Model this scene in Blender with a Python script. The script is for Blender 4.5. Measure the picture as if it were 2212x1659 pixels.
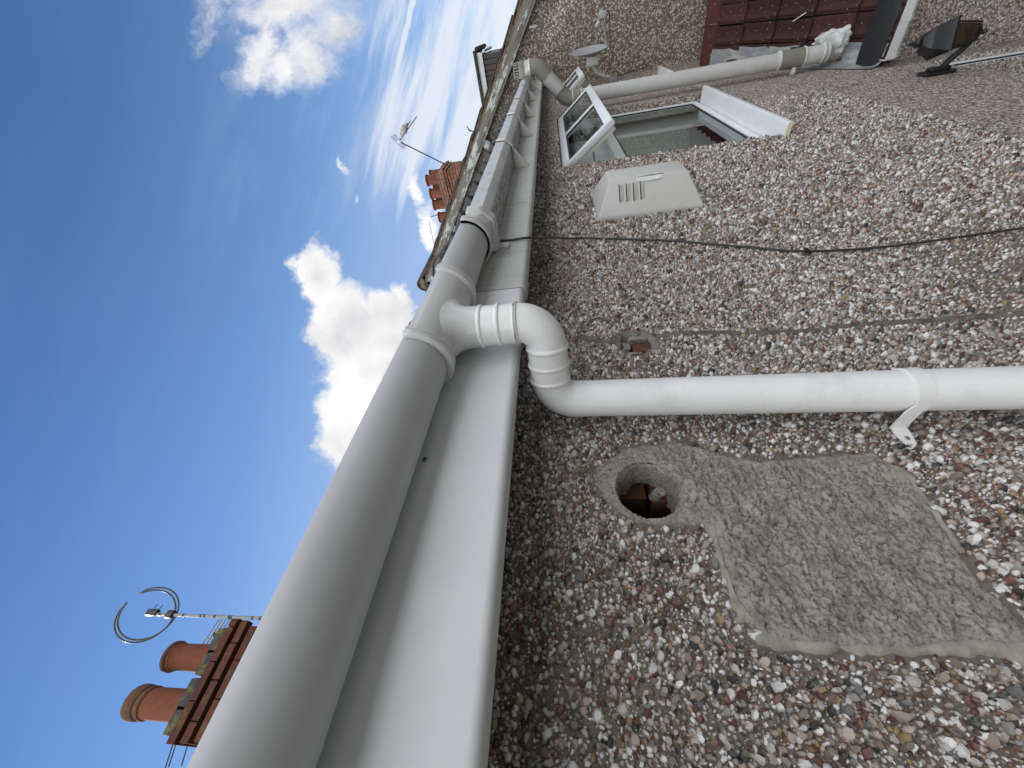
import bpy, bmesh, math, random
import numpy as np
from mathutils import Vector, Matrix, noise
from mathutils.geometry import delaunay_2d_cdt

random.seed(7); rng = np.random.default_rng(7)
S = bpy.context.scene
for o in list(bpy.data.objects): bpy.data.objects.remove(o)
C = S.collection

# ------------------------------------------------------------------ camera
# X runs along the house wall, Y into the house (wall face at Y=0), Z up; the phone is held at eaves height, turned on its side
cam_d = bpy.data.cameras.new('camera'); cam = bpy.data.objects.new('camera', cam_d); C.objects.link(cam)
cam_d.sensor_fit = 'HORIZONTAL'; cam_d.sensor_width = 36; cam_d.lens = 13.508
cam_d.clip_start = 0.02; cam_d.clip_end = 3000
AX = Vector((0.0670471, 0.68788586, -0.72271552)); AY = Vector((0.15341886, -0.72283888, -0.67377044)); AZ = Vector((-0.98588404, -0.06570384, -0.15399892))
cam.matrix_world = Matrix(((*AX, 0), (*AY, -0.63), (*AZ, 0), (0, 0, 0, 1)))
S.camera = cam

# ------------------------------------------------------------------ render / view
S.view_settings.view_transform = 'Standard'; S.view_settings.look = 'None'
S.view_settings.gamma = 1; S.view_settings.use_curve_mapping = False
S.view_settings.exposure = 0.0
S.render.engine = 'CYCLES'
S.cycles.max_bounces = 5; S.cycles.diffuse_bounces = 3; S.cycles.glossy_bounces = 3; S.cycles.transparent_max_bounces = 8

# ------------------------------------------------------------------ sun
SUN = Vector((-0.2, 0.60, 0.77)).normalized()
sd = bpy.data.lights.new('sun', 'SUN'); sd.energy = 3.2; sd.angle = math.radians(0.53); sd.color = (1, .95, .87)
sun = bpy.data.objects.new('sun', sd); C.objects.link(sun); sun.rotation_euler = SUN.to_track_quat('Z', 'Y').to_euler()
sun.location = SUN * 30

# ------------------------------------------------------------------ node helper
class NT:
    def __init__(s, tree): s.t = tree; tree.nodes.clear()
    def __call__(s, kind, out=0, props=None, **inp):
        n = s.t.nodes.new('ShaderNode' + kind)
        for k, v in (props or {}).items(): setattr(n, k, v)
        for k, v in inp.items():
            sock = n.inputs[int(k[1:])] if (k[0] == 'i' and k[1:].isdigit()) else n.inputs[k.replace('_', ' ')]
            if isinstance(v, bpy.types.NodeSocket): s.t.links.new(v, sock)
            else: sock.default_value = v
        return n.outputs[out] if len(n.outputs) else None
    def math(s, op, a, b=0.0, c=0.0, clamp=False): return s('Math', props=dict(operation=op, use_clamp=clamp), i0=a, i1=b, i2=c)
    def vmath(s, op, a, b=(0, 0, 0), out=0): return s('VectorMath', out, props=dict(operation=op), i0=a, i1=b)
    def mix(s, f, a, b, mode='MIX'):
        n = s.t.nodes.new('ShaderNodeMix'); n.data_type = 'RGBA'; n.blend_type = mode
        for i, v in ((0, f), (6, a), (7, b)):
            if isinstance(v, bpy.types.NodeSocket): s.t.links.new(v, n.inputs[i])
            else: n.inputs[i].default_value = (*v, 1) if (i > 0 and len(v) == 3) else v
        return n.outputs[2]
    def smooth(s, x, lo, hi):
        return s('MapRange', props=dict(interpolation_type='SMOOTHSTEP'), i0=x, i1=lo, i2=hi, i3=0.0, i4=1.0)
    def ramp(s, f, stops, interp='LINEAR'):
        n = s.t.nodes.new('ShaderNodeValToRGB'); r = n.color_ramp; r.interpolation = interp
        while len(r.elements) < len(stops): r.elements.new(0.5)
        for e, (p, c) in zip(r.elements, stops): e.position = p; e.color = (*c, 1) if len(c) == 3 else c
        s.t.links.new(f, n.inputs[0]); return n.outputs[0]
    def noise(s, vec, scale, detail=4, rough=.55, out=0, dist=0.0):
        return s('TexNoise', out, Vector=vec, Scale=scale, Detail=detail, Roughness=rough, Distortion=dist)
    def mapping(s, vec, loc=(0, 0, 0), rot=(0, 0, 0), scale=(1, 1, 1), vt='POINT'):
        n = s.t.nodes.new('ShaderNodeMapping'); n.vector_type = vt
        n.inputs[1].default_value = loc; n.inputs[2].default_value = rot; n.inputs[3].default_value = scale
        s.t.links.new(vec, n.inputs[0]); return n.outputs[0]

# ------------------------------------------------------------------ world: Nishita sky with clouds laid out by direction
W = bpy.data.worlds.new('World'); S.world = W; W.use_nodes = True
w = NT(W.node_tree)
sky_n = W.node_tree.nodes.new('ShaderNodeTexSky'); sky_n.sky_type = 'NISHITA'; sky_n.sun_disc = False
sky_n.sun_elevation = math.asin(SUN.z); sky_n.sun_rotation = math.atan2(SUN.x, SUN.y)
sky_n.air_density = 1.0; sky_n.dust_density = 0.0; sky_n.ozone_density = 2.2; sky_n.altitude = 60
D = w('TexCoord', 0)
# a fixed tangent map of the sky, centred on a point above the far roofs; unit = 1000 steps
e1 = Vector((AX[0], AY[0], AZ[0])); e2 = Vector((AX[1], AY[1], AZ[1])); e3 = -Vector((AX[2], AY[2], AZ[2]))
qa = w.vmath('DOT_PRODUCT', D, e1, 1); qb = w.vmath('DOT_PRODUCT', D, e2, 1); qc = w.vmath('DOT_PRODUCT', D, e3, 1)
qcs = w.math('MAXIMUM', qc, .05)
front = w.smooth(qc, .1, .35)
Q = w('CombineXYZ', X=w.math('DIVIDE', qa, qcs), Y=w.math('DIVIDE', qb, qcs), Z=0.0)
def qp(x, y): return ((x - 1106) / 830, -(y - 829.5) / 830, 0)
wv = w.vmath('SUBTRACT', w.noise(Q, 7, 9, .62, out=1), (.5, .5, .5))
QW = w.vmath('ADD', Q, w('VectorMath', props=dict(operation='SCALE'), i0=wv, Scale=.15))
def blob(x, y, rx, ry, ang=0, gain=1.0, src=None):
    m = w.mapping(src or QW, qp(x, y), (0, 0, math.radians(-ang)), (rx / 830, ry / 830, 1), 'TEXTURE')
    return w.math('MULTIPLY', w.math('SUBTRACT', 1.0, w.vmath('LENGTH', m, out=1)), gain)
def maxall(l):
    r = l[0]
    for x in l[1:]: r = w.math('MAXIMUM', r, x)
    return r
n1 = w.noise(QW, 8, 10, .62); n1b = w.noise(Q, 2.2, 3, .5)
cum = maxall([blob(688, 590, 62, 80), blob(735, 690, 85, 120, -15), blob(800, 800, 120, 150, -20), blob(760, 930, 85, 130, -15), blob(845, 720, 70, 100, -20), blob(850, 850, 90, 120, -20)])
top = maxall([blob(610, 0, 190, 130, 0), blob(720, 60, 80, 90), blob(655, 110, 95, 100), blob(570, 90, 60, 110, 25), blob(610, 150, 60, 65)])
wisp = maxall([blob(877, 648, 22, 62, -18, .75), blob(738, 350, 14, 42, -25, .62), blob(764, 435, 14, 26, -15, .6), blob(905, 395, 26, 60, -10, .9), blob(930, 490, 30, 80, -10, 1.0)])
def dens(m, bias, amp, lo, hi, nz): return w.smooth(w.math('ADD', w.math('MULTIPLY_ADD', w.math('SUBTRACT', nz, .5), amp, bias), m), lo, hi)
n2 = w.noise(Q, 9, 8, .6)
d_c = dens(cum, .03, 1.1, .0, .40, n1)
d_t = dens(top, .10, 2.2, .0, 1.15, n1)
d_w = dens(wisp, -.15, 1.5, .0, .6, n2)
# contrail and long high streaks that thicken towards the low sky
Ms = w.mapping(Q, qp(866, 120), (0, 0, math.radians(-13)), (1, 1, 1), 'TEXTURE')
sx = w('SeparateXYZ', 0, Vector=Ms); sy = w('SeparateXYZ', 1, Vector=Ms)
nj = w.noise(Q, 26, 5, .6)
cl = w.math('SUBTRACT', 1.0, w.math('DIVIDE', w.math('ABSOLUTE', w.math('MULTIPLY_ADD', w.math('SUBTRACT', nj, .5), .012, w.math('ADD', sx, .002))), .013))
ctl = w.math('MULTIPLY', w.math('MULTIPLY', w.smooth(cl, 0.05, .7), w.smooth(sy, -.26, .0)), .95)
str_n = w.noise(w.mapping(Ms, scale=(7.5, .9, 1)), 2.0, 7, .6)
str_m = w.math('MULTIPLY', w.smooth(sx, -.30, .24), w.smooth(sy, -.62, -.1))
d_s = w.math('MULTIPLY', w.smooth(w.math('ADD', str_n, w.math('MULTIPLY', str_m, .27)), .50, .82), w.smooth(str_m, 0.0, .55))
haze = w.math('MULTIPLY', w.smooth(sx, -.25, .30), .26)
d_v = w.math('MULTIPLY', w.smooth(w.noise(w.mapping(Ms, scale=(3.0, .8, 1)), 1.8, 7, .6), .42, .72), w.math('MULTIPLY_ADD', w.math('MULTIPLY', w.smooth(sx, -.55, -.05), w.smooth(sy, -.75, -.05)), .55, .02))
# the rest of the sky: fair weather cumulus all round
ng = w.noise(D, 2.6, 8, .56)
d_g = w.math('MULTIPLY', w.smooth(ng, .44, .55), w.math('SUBTRACT', 1.0, front))
veil = w.math('MAXIMUM', w.math('MAXIMUM', w.math('MULTIPLY', w.math('MAXIMUM', haze, d_v), front), ctl), w.math('MULTIPLY', d_s, front))
thick = w.math('MAXIMUM', w.math('MULTIPLY', maxall([d_c, d_t, d_w]), front), d_g)
skycol = w('HueSaturation', Hue=.503, Saturation=1.17, Value=1.0, Color=sky_n.outputs[0])
SKY = .15
blue = w('VectorMath', props=dict(operation='SCALE'), i0=skycol, Scale=SKY)
shade = w.smooth(w.math('ADD', w.noise(Q, 4.0, 5, .5), w.math('MULTIPLY', maxall([cum, top]), .10)), .40, .85)
ccol = w.mix(shade, (1.08, 1.07, 1.06), (.60, .61, .645))
ccol = w.mix(front, (2.75, 2.75, 2.74), ccol)
col = w.mix(w.math('MULTIPLY', w.math('MULTIPLY', w.smooth(sx, -.85, .25), front), .48), blue, (.30, .53, .95))
col = w.mix(w.math('MULTIPLY', veil, .85), col, (.86, .90, .96))
col = w.mix(thick, col, ccol)
bg = w('Background', Color=col, Strength=1.0)
w('OutputWorld', Surface=bg)

# ------------------------------------------------------------------ mesh helpers
class MB:
    def __init__(s): s.v = []; s.f = []
    def add(s, vs, fs, M=None):
        b = len(s.v)
        s.v += [tuple(M @ Vector(p)) if M else tuple(p) for p in vs]
        s.f += [tuple(b + i for i in f) for f in fs]; return s
    def box(s, x0, x1, y0, y1, z0, z1, M=None):
        vs = [(x, y, z) for x in (x0, x1) for y in (y0, y1) for z in (z0, z1)]
        return s.add(vs, [(0, 1, 3, 2), (4, 6, 7, 5), (0, 4, 5, 1), (2, 3, 7, 6), (0, 2, 6, 4), (1, 5, 7, 3)], M)
    def loft(s, rings, close=True, caps=True, M=None):
        n = len(rings[0]); vs = [p for r in rings for p in r]; fs = []
        for i in range(len(rings) - 1):
            for j in range(n if close else n - 1):
                k = (j + 1) % n
                fs.append((i * n + j, i * n + k, (i + 1) * n + k, (i + 1) * n + j))
        if caps and close: fs += [tuple(range(n))[::-1], tuple((len(rings) - 1) * n + j for j in range(n))]
        return s.add(vs, fs, M)
    def tube(s, path, r, n=16, caps=True, M=None):
        P = [Vector(p) for p in path]; rs = r if isinstance(r, (list, tuple)) else [r] * len(P)
        T = [((P[min(i + 1, len(P) - 1)] - P[max(i - 1, 0)])).normalized() for i in range(len(P))]
        u = T[0].orthogonal().normalized(); rings = []
        for i, p in enumerate(P):
            u = (u - T[i] * u.dot(T[i])).normalized(); v = T[i].cross(u)
            rings.append([p + (u * math.cos(a) + v * math.sin(a)) * rs[i] for a in [2 * math.pi * k / n for k in range(n)]])
        return s.loft(rings, True, caps, M)
    def lathe(s, prof, o, axis=(0, 0, 1), n=32, M=None, caps=True):
        ax = Vector(axis).normalized(); u = ax.orthogonal().normalized(); v = ax.cross(u); o = Vector(o)
        rings = [[o + ax * t + (u * math.cos(a) + v * math.sin(a)) * max(r, 1e-5) for a in [2 * math.pi * k / n for k in range(n)]] for r, t in prof]
        return s.loft(rings, True, caps, M)
    def sweepx(s, prof, xs, caps=True, M=None):   # prof: closed list of (y,z); xs: list of (x, dy, dz)
        return s.loft([[(x, y + dy, z + dz) for y, z in prof] for x, dy, dz in xs], True, caps, M)
    def build(s, name, mat, parent=None, smooth=None, bevel=0, seg=2):
        me = bpy.data.meshes.new(name); me.from_pydata(s.v, [], s.f); me.validate()
        bm = bmesh.new(); bm.from_mesh(me)
        bmesh.ops.recalc_face_normals(bm, faces=bm.faces)
        if bevel:
            es = [e for e in bm.edges if len(e.link_faces) == 2 and e.calc_face_angle(0) > .5]
            bmesh.ops.bevel(bm, geom=es, offset=bevel, segments=seg, affect='EDGES', profile=.5)
        bm.to_mesh(me); bm.free()
        return link(name, me, mat, parent, smooth if smooth is not None else (40 if bevel else None))
def link(name, me, mat, parent=None, smooth=None):
    if mat: me.materials.append(mat)
    if smooth is not None:
        me.polygons.foreach_set('use_smooth', [True] * len(me.polygons)); me.set_sharp_from_angle(angle=math.radians(smooth))
    o = bpy.data.objects.new(name, me); C.objects.link(o)
    if parent: o.parent = parent
    return o
def tag(o, label=None, cat=None, group=None, kind=None):
    for k, v in (('label', label), ('category', cat), ('group', group), ('kind', kind)):
        if v: o[k] = v
    return o
def empty(name, loc, label, cat, group=None):
    o = bpy.data.objects.new(name, None); o.location = loc; o.empty_display_size = .1; C.objects.link(o)
    bpy.context.view_layer.update()
    return tag(o, label, cat, group)
def inv(o): return Matrix.Translation(-o.location)    # parts are modelled in world coordinates
def part(mb, name, mat, parent, **k):
    if parent.type == 'EMPTY':
        o = mb.build(name, mat, parent, **k); o.matrix_parent_inverse = inv(parent)
    else:
        o = mb.build(name, mat, parent, **k)
    return o
def rot_about(axis, ang, p): return Matrix.Translation(p) @ Matrix.Rotation(ang, 4, axis) @ Matrix.Translation(-Vector(p))
def arc(c, r, a0, a1, n, u, v):
    c = Vector(c); u = Vector(u); v = Vector(v)
    return [c + u * (r * math.cos(a0 + (a1 - a0) * i / n)) + v * (r * math.sin(a0 + (a1 - a0) * i / n)) for i in range(n + 1)]

# ------------------------------------------------------------------ materials
def new_mat(name):
    m = bpy.data.materials.new(name); m.use_nodes = True; t = NT(m.node_tree); return m, t
def finish(t, col, rough=.6, bump=None, bstr=.3, bdist=.002, **k):
    a = dict(Base_Color=(*col, 1) if isinstance(col, tuple) else col, Roughness=rough); a.update(k)
    if bump is not None: a['Normal'] = t('Bump', Strength=bstr, Distance=bdist, Height=bump)
    b = t('BsdfPrincipled', **a); t('OutputMaterial', Surface=b)
def OC(t): return t('TexCoord', 3)

def plastic(name, col, rough=.35, dirt=.0, dcol=(.16, .17, .14), fine=900, streak=False, spec=.5, under=None):
    m, t = new_mat(name); P = OC(t)
    g = t.noise(P, fine, 2, .5)
    c = t.mix(t.smooth(t.noise(P, 6, 4), .35, .7), tuple(x * .96 for x in col), tuple(min(1, x * 1.02) for x in col))
    if dirt:
        v = t.mapping(P, scale=(1.6, 1, .35)) if streak else P
        d = t.math('MULTIPLY', t.smooth(t.noise(v, 14, 8, .68), .48, .75), dirt)
        c = t.mix(d, c, dcol)
        sp = t.math('MULTIPLY', t.smooth(t.noise(P, 160, 3, .6), .66, .72), dirt * .8)
        c = t.mix(sp, c, dcol)
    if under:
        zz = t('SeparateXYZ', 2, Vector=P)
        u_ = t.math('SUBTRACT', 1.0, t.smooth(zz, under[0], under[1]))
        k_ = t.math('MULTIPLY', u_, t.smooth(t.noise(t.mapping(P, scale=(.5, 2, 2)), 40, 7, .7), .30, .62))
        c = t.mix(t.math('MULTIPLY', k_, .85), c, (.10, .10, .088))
    r = t.math('MULTIPLY_ADD', t.noise(P, 40, 4), .22, rough - .11)
    finish(t, c, r, g, .12, .0004, Specular_IOR_Level=spec)
    return m
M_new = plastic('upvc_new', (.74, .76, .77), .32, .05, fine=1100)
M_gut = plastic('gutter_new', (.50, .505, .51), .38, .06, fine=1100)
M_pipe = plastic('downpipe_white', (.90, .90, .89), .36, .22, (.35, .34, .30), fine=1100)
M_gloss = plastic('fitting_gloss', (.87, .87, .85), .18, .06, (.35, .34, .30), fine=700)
M_fit = plastic('outlet_gloss', (.66, .66, .65), .16, .05, (.35, .34, .30), fine=700)
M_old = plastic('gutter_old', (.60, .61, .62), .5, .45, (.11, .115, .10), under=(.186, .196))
M_adapt = plastic('adaptor_old', (.62, .62, .60), .45, .5, (.13, .125, .11))
M_oldcap = plastic('bracket_old', (.78, .76, .70), .45, .35, (.12, .11, .09))
M_fold = plastic('fascia_old', (.55, .57, .54), .5, .55, (.20, .20, .17), streak=True)
M_win = plastic('window_upvc', (.80, .82, .84), .35, .06)
M_winend = plastic('sill_end_cream', (.78, .72, .48), .5, .2)
M_grey = plastic('soil_fitting_grey', (.25, .24, .20), .5, .25, (.16, .15, .12))
M_soil = plastic('soil_pipe', (.56, .56, .54), .45, .18, (.3, .29, .25))
M_vent = plastic('vent_cover_stone', (.62, .615, .585), .5, .25, (.42, .41, .37))
M_black = plastic('black_paint', (.012, .013, .015), .38, .2, (.05, .045, .04))
M_cable = plastic('cable_black', (.035, .036, .035), .45, .3, (.10, .10, .09))
M_dark = plastic('dark_cavity', (.02, .018, .016), .9)
M_galv = plastic('galvanised', (.30, .31, .32), .4, .35, (.08, .08, .08))
M_ring = plastic('aerial_ring', (.13, .135, .14), .35)
M_alu = plastic('aerial_dark', (.05, .055, .06), .45)
M_dish = plastic('dish_grey', (.42, .43, .44), .5, .3, (.25, .18, .12))
M_brownclad = plastic('brown_cladding', (.060, .042, .036), .55, .25, (.10, .08, .07))
M_roofdark = plastic('roof_dark', (.035, .035, .037), .8, .4, (.09, .09, .08))
M_tape = plastic('white_film', (.78, .80, .78), .5, .1)

m, t = new_mat('screw_steel'); finish(t, (.40, .46, .44), .35, Metallic=1.0); M_screw = m

PAL = [(0, (.80, .79, .77)), (.16, (.57, .54, .51)), (.30, (.35, .325, .295)), (.42, (.52, .42, .365)), (.53, (.22, .175, .135)), (.63, (.38, .305, .24)), (.71, (.12, .050, .038)), (.79, (.21, .105, .072)), (.85, (.18, .175, .17)), (.925, (.035, .035, .036)), (.975, (.32, .215, .10))]
def pebble_mat(name, indiv):
    m, t = new_mat(name); P = OC(t)
    r = t('ObjectInfo', 5) if indiv else t('NewGeometry', 8)
    c = t.ramp(r, PAL, 'CONSTANT')
    c = t.mix(t.math('MULTIPLY', t.smooth(t.noise(P, 420, 3, .6), .4, .75), .45), c, t.mix(.5, c, (.20, .17, .14)))
    finish(t, c, .5, t.noise(P, 700, 3, .6), .3, .0012, Specular_IOR_Level=.5); return m
M_peb = pebble_mat('pebble_chips', False); M_pebi = pebble_mat('pebble_chip', True)

def dash_mat(name, pal, mortar, scale, near=None, tint=None):
    m, t = new_mat(name); P = OC(t)
    vo = t.t.nodes.new('ShaderNodeTexVoronoi'); vo.inputs['Scale'].default_value = scale
    t.t.links.new(t.vmath('ADD', P, t('VectorMath', props=dict(operation='SCALE'), i0=t.noise(P, 90, 2, .5, out=1), Scale=.006)), vo.inputs['Vector'])
    rc = t('SeparateColor', 0, Color=vo.outputs['Color'])
    c = t.ramp(rc, pal, 'CONSTANT')
    gap = t.smooth(vo.outputs['Distance'], .50, .80)
    mc = t.mix(t.smooth(t.noise(P, 60, 5, .6), .3, .75), mortar, tuple(x * .62 for x in mortar))
    c = t.mix(gap, c, mc)
    big = t.smooth(t.noise(P, 1.3, 4, .6), .3, .75)
    c = t.mix(t.math('MULTIPLY', big, .15), c, tint or (.30, .25, .21))
    h = t.math('SUBTRACT', 1.0, vo.outputs['Distance'])
    if near:
        f = t.math('MAXIMUM', t.smooth(t('SeparateXYZ', 0, Vector=P), near[0], near[1]), t.smooth(t('SeparateXYZ', 2, Vector=P), -1.70, -1.82))
        c = t.mix(f, mc, c)
        h = t.math('MULTIPLY_ADD', h, f, t.math('MULTIPLY', t.noise(P, 220, 5, .65), .8))
    finish(t, c, .75, h, .8, .006, Specular_IOR_Level=.3); return m
MORT = (.235, .205, .165)
M_dash = dash_mat('pebbledash', PAL, MORT, 118, (2.6, 3.4))
BR = [(0, (.40, .34, .27)), (.25, (.29, .235, .18)), (.5, (.20, .155, .115)), (.68, (.55, .50, .43)), (.80, (.13, .095, .07)), (.92, (.68, .64, .57))]
M_gable = dash_mat('brown_dash', BR, (.19, .155, .12), 72, tint=(.20, .155, .115))
M_lowdash = dash_mat('outbuilding_dash', [(p, tuple(x * .9 for x in c)) for p, c in PAL], (.30, .26, .22), 95)

m, t = new_mat('cement_patch'); P = OC(t)
a = t.noise(P, 24, 7, .62); b = t.noise(P, 190, 5, .65)
c = t.mix(t.smooth(a, .3, .72), (.275, .252, .222), (.41, .378, .335)); c = t.mix(t.smooth(b, .46, .66), c, (.165, .15, .13))
finish(t, c, .9, t.math('ADD', b, t.math('MULTIPLY', t.noise(P, 600, 3, .6), .5)), .7, .0022, Specular_IOR_Level=.2); M_cem = m
m, t = new_mat('smooth_mortar'); P = OC(t)
c = t.mix(t.smooth(t.noise(P, 30, 6, .6), .35, .7), (.38, .355, .30), (.27, .25, .205)); c = t.mix(t.smooth(t.noise(P, 300, 3), .6, .75), c, (.18, .165, .14))
finish(t, c, .85, t.noise(P, 160, 5, .6), .35, .0012, Specular_IOR_Level=.2); M_mort = m
m, t = new_mat('white_filler'); finish(t, (.72, .71, .68), .8, t.noise(OC(t), 200, 4), .4, .001); M_fill = m
m, t = new_mat('grimy_cement'); P = OC(t)
finish(t, t.mix(t.smooth(t.noise(P, 40, 6, .65), .3, .7), (.20, .18, .15), (.085, .077, .066)), .9, t.noise(P, 200, 5, .6), .6, .002); M_tracem = m

def brick_mat(name, cols, lichen=.0, soot=.3, obj=True):
    m, t = new_mat(name); P = OC(t)
    r = t('ObjectInfo', 5)
    c = t.ramp(r, cols)
    c = t.mix(t.math('MULTIPLY', t.smooth(t.noise(P, 16, 6, .65), .45, .75), soot), c, (.035, .028, .024))
    if lichen: c = t.mix(t.math('MULTIPLY', t.smooth(t.noise(P, 7, 7, .7), .50, .64), lichen), c, (.24, .19, .055))
    finish(t, c, .85, t.noise(P, 120, 5, .6), .5, .004, Specular_IOR_Level=.2); return m
RED = [(0, (.115, .043, .029)), (.5, (.165, .060, .037)), (1, (.085, .036, .027))]
M_brick = brick_mat('stack_brick', RED, .28, .6)
M_brick2 = brick_mat('far_brick', [(0, (.29, .14, .088)), (.4, (.23, .10, .062)), (.7, (.34, .19, .12)), (1, (.19, .085, .06))], .15, .35)
M_brickhole = brick_mat('inner_brick', [(0, (.13, .055, .034)), (1, (.19, .090, .058))], 0, .5)
M_joint = brick_mat('old_joint', [(0, (.045, .038, .032)), (1, (.06, .05, .042))], .15, .3)
M_flaunch = brick_mat('flaunching', [(0, (.055, .053, .049)), (1, (.085, .080, .070))], .6, .5)
M_pot = brick_mat('terracotta', [(0, (.22, .076, .042)), (1, (.175, .060, .036))], 0, .35)
M_potrim = brick_mat('terracotta_sooty', [(0, (.16, .075, .05)), (1, (.12, .06, .045))], .35, .8)
def tile_mat(name, c0, c1, spots):
    m, t = new_mat(name); P = OC(t)
    c = t.ramp(t('ObjectInfo', 5), [(0, c0), (1, c1)])
    c = t.mix(t.math('MULTIPLY', t.smooth(t.noise(P, 22, 6, .65), .5, .75), .55), c, (.02, .014, .013))
    s = t.smooth(t.noise(P, 34, 3, .55), .655, .70)
    c = t.mix(t.math('MULTIPLY', s, spots), c, (.48, .42, .37))
    finish(t, c, .8, t.noise(P, 90, 5, .6), .4, .004, Specular_IOR_Level=.25); return m
M_tile = tile_mat('red_tile', (.042, .018, .017), (.070, .027, .024), .85)
M_ridge = tile_mat('ridge_tile', (.095, .031, .022), (.08, .027, .020), .5)
M_vtile = tile_mat('grey_tile', (.05, .042, .034), (.085, .065, .05), .15)
m, t = new_mat('verge_mortar'); P = OC(t)
finish(t, t.mix(t.smooth(t.noise(P, 12, 6, .65), .35, .7), (.25, .185, .125), (.12, .09, .065)), .9, t.noise(P, 80, 5), .5, .006); M_verge = m
m, t = new_mat('peeling_paint'); P = OC(t)
pv = t.mapping(P, scale=(1, .22, 1)); big = t.noise(P, 1.1, 3, .5)
grain = t.noise(t.mapping(P, scale=(3, .10, 5)), 26, 6, .65)
wood = t.mix(t.smooth(grain, .35, .7), (.20, .18, .15), (.085, .075, .062))
flk = t.smooth(t.math('ADD', t.noise(pv, 15, 8, .7), t.math('MULTIPLY', big, .30)), .665, .70)
c = t.mix(flk, wood, t.mix(t.noise(P, 9, 3), (.36, .41, .38), (.50, .53, .49)))
c = t.mix(t.smooth(t.noise(t.mapping(P, scale=(1, .18, 3)), 30, 7, .7), .60, .66), c, (.045, .035, .03))
finish(t, c, .8, t.math('ADD', flk, t.math('MULTIPLY', grain, .8)), .5, .004); M_barge = m
m, t = new_mat('lead'); P = OC(t)
c = t.mix(t.smooth(t.noise(t.mapping(P, scale=(1, 3, 1)), 7, 6, .65), .35, .7), (.20, .215, .235), (.40, .405, .39)); c = t.mix(t.math('MULTIPLY', t.smooth(t.noise(P, 11, 5, .6), .55, .7), .5), c, (.25, .21, .12))
finish(t, c, .42, t.noise(P, 30, 5, .6), .5, .006, Metallic=.25); M_lead = m
m, t = new_mat('glass_pane')
fr = t('Fresnel', IOR=1.5); g = t('BsdfGlossy', Color=(.9, .95, .95, 1), Roughness=.015); tr = t('BsdfTransparent', Color=(.75, .82, .80, 1))
t('OutputMaterial', Surface=t('MixShader', i0=t.math('ADD', fr, .05, clamp=True), i1=tr, i2=g)); M_glass = m
m, t = new_mat('amber_glass'); finish(t, t.mix(t.smooth(t.noise(OC(t), 25, 4), .35, .7), (.05, .034, .015), (.02, .015, .010)), .25); M_amber = m
m, t = new_mat('thin_plastic_bag'); finish(t, t.mix(t.smooth(t.noise(OC(t), 18, 5), .35, .7), (.62, .63, .63), (.36, .37, .36)), .4, t.noise(OC(t), 30, 4), .5, .006); M_bag = m
m, t = new_mat('bird_feathers'); finish(t, t.mix(t.smooth(t.noise(OC(t), 14, 3), .4, .6), (.42, .40, .37), (.28, .27, .26)), .9); M_bird = m
m, t = new_mat('ground_paving'); P = OC(t)
finish(t, t.mix(t.smooth(t.noise(P, .15, 5), .4, .65), (.13, .13, .12), (.06, .085, .03)), .9); M_ground = m
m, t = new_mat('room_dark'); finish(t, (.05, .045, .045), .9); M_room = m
m, t = new_mat('curtain'); finish(t, (.62, .63, .62), .9); M_curt = m
m, t = new_mat('rusty_clay'); finish(t, t.mix(t.noise(OC(t), 30, 5), (.30, .13, .06), (.16, .075, .04)), .9); M_rust = m

# ================================================================== SETTING
GZ = -4.9
tag(MB().add([(-900, -900, GZ), (900, -900, GZ), (900, 900, GZ), (-900, 900, GZ)], [(0, 1, 2, 3)]).build('ground', M_ground), kind='structure')

# row of houses added out of view to block low sky from the wall
ot = empty('added_terrace', (2, -13, GZ), 'long plain terrace added unseen behind the camera to block the low sky', 'building')
part(MB().box(-34, 38, -19, -12.5, GZ, .6), 'wall', M_lowdash, ot)
part(MB().add([(-34.2, -12.3, .5), (38.2, -12.3, .5), (38.2, -15.75, 3.2), (-34.2, -15.75, 3.2), (38.2, -19.2, .5), (-34.2, -19.2, .5)], [(0, 1, 2, 3), (3, 2, 4, 5), (0, 3, 5), (1, 4, 2)]), 'roof', M_roofdark, ot)
for i in range(14):
    part(MB().box(-31 + i * 5, -29.8 + i * 5, -12.52, -12.44, -1.4, -.1), 'window', M_win, ot)

# ------------------------------------------------------------------ the house: wall, roof, windows
house = empty('house', (2, 3, GZ), 'pebbledashed house whose shaded rear wall fills the near side of the view', 'house')
WX0, WX1, WZ1 = -3.0, 6.3, .42
HOLE = (.376, -.119, .055)
def circ(cx, cz, r, n, jit=0, seed=1, sx=1, sz=1):
    rr = random.Random(seed)
    return [(cx + r * sx * (1 + jit * (rr.random() - .5)) * math.cos(2 * math.pi * i / n), cz + r * sz * (1 + jit * (rr.random() - .5)) * math.sin(2 * math.pi * i / n)) for i in range(n)]
W1 = (2.46, 3.97, -1.192, -.02); W2 = (4.75, 5.55, -1.192, -.02); W3 = (1.9, 3.72, -3.6, -2.6)
hole_ring = circ(*HOLE, 40)
dam_ring = circ(.795, -.165, .045, 22, .55, 5, 1.0, 1.0)
def rect(b): return [(b[0], b[2]), (b[1], b[2]), (b[1], b[3]), (b[0], b[3])]
loops = [[(WX0, GZ), (WX1, GZ), (WX1, WZ1), (WX0, WZ1)], rect(W1), rect(W2), rect(W3), hole_ring, dam_ring]
vs, es = [], []
for L in loops:
    b = len(vs); vs += [Vector(p) for p in L]; es += [(b + i, b + (i + 1) % len(L)) for i in range(len(L))]
rv, re_, rf, _, _, _ = delaunay_2d_cdt(vs, es, [], 1, 1e-5)
def inside(x, z, L):
    c_ = False
    for i in range(len(L)):
        (x0, z0), (x1, z1) = L[i - 1], L[i]
        if (z0 > z) != (z1 > z) and x < (x1 - x0) * (z - z0) / (z1 - z0) + x0: c_ = not c_
    return c_
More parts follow.
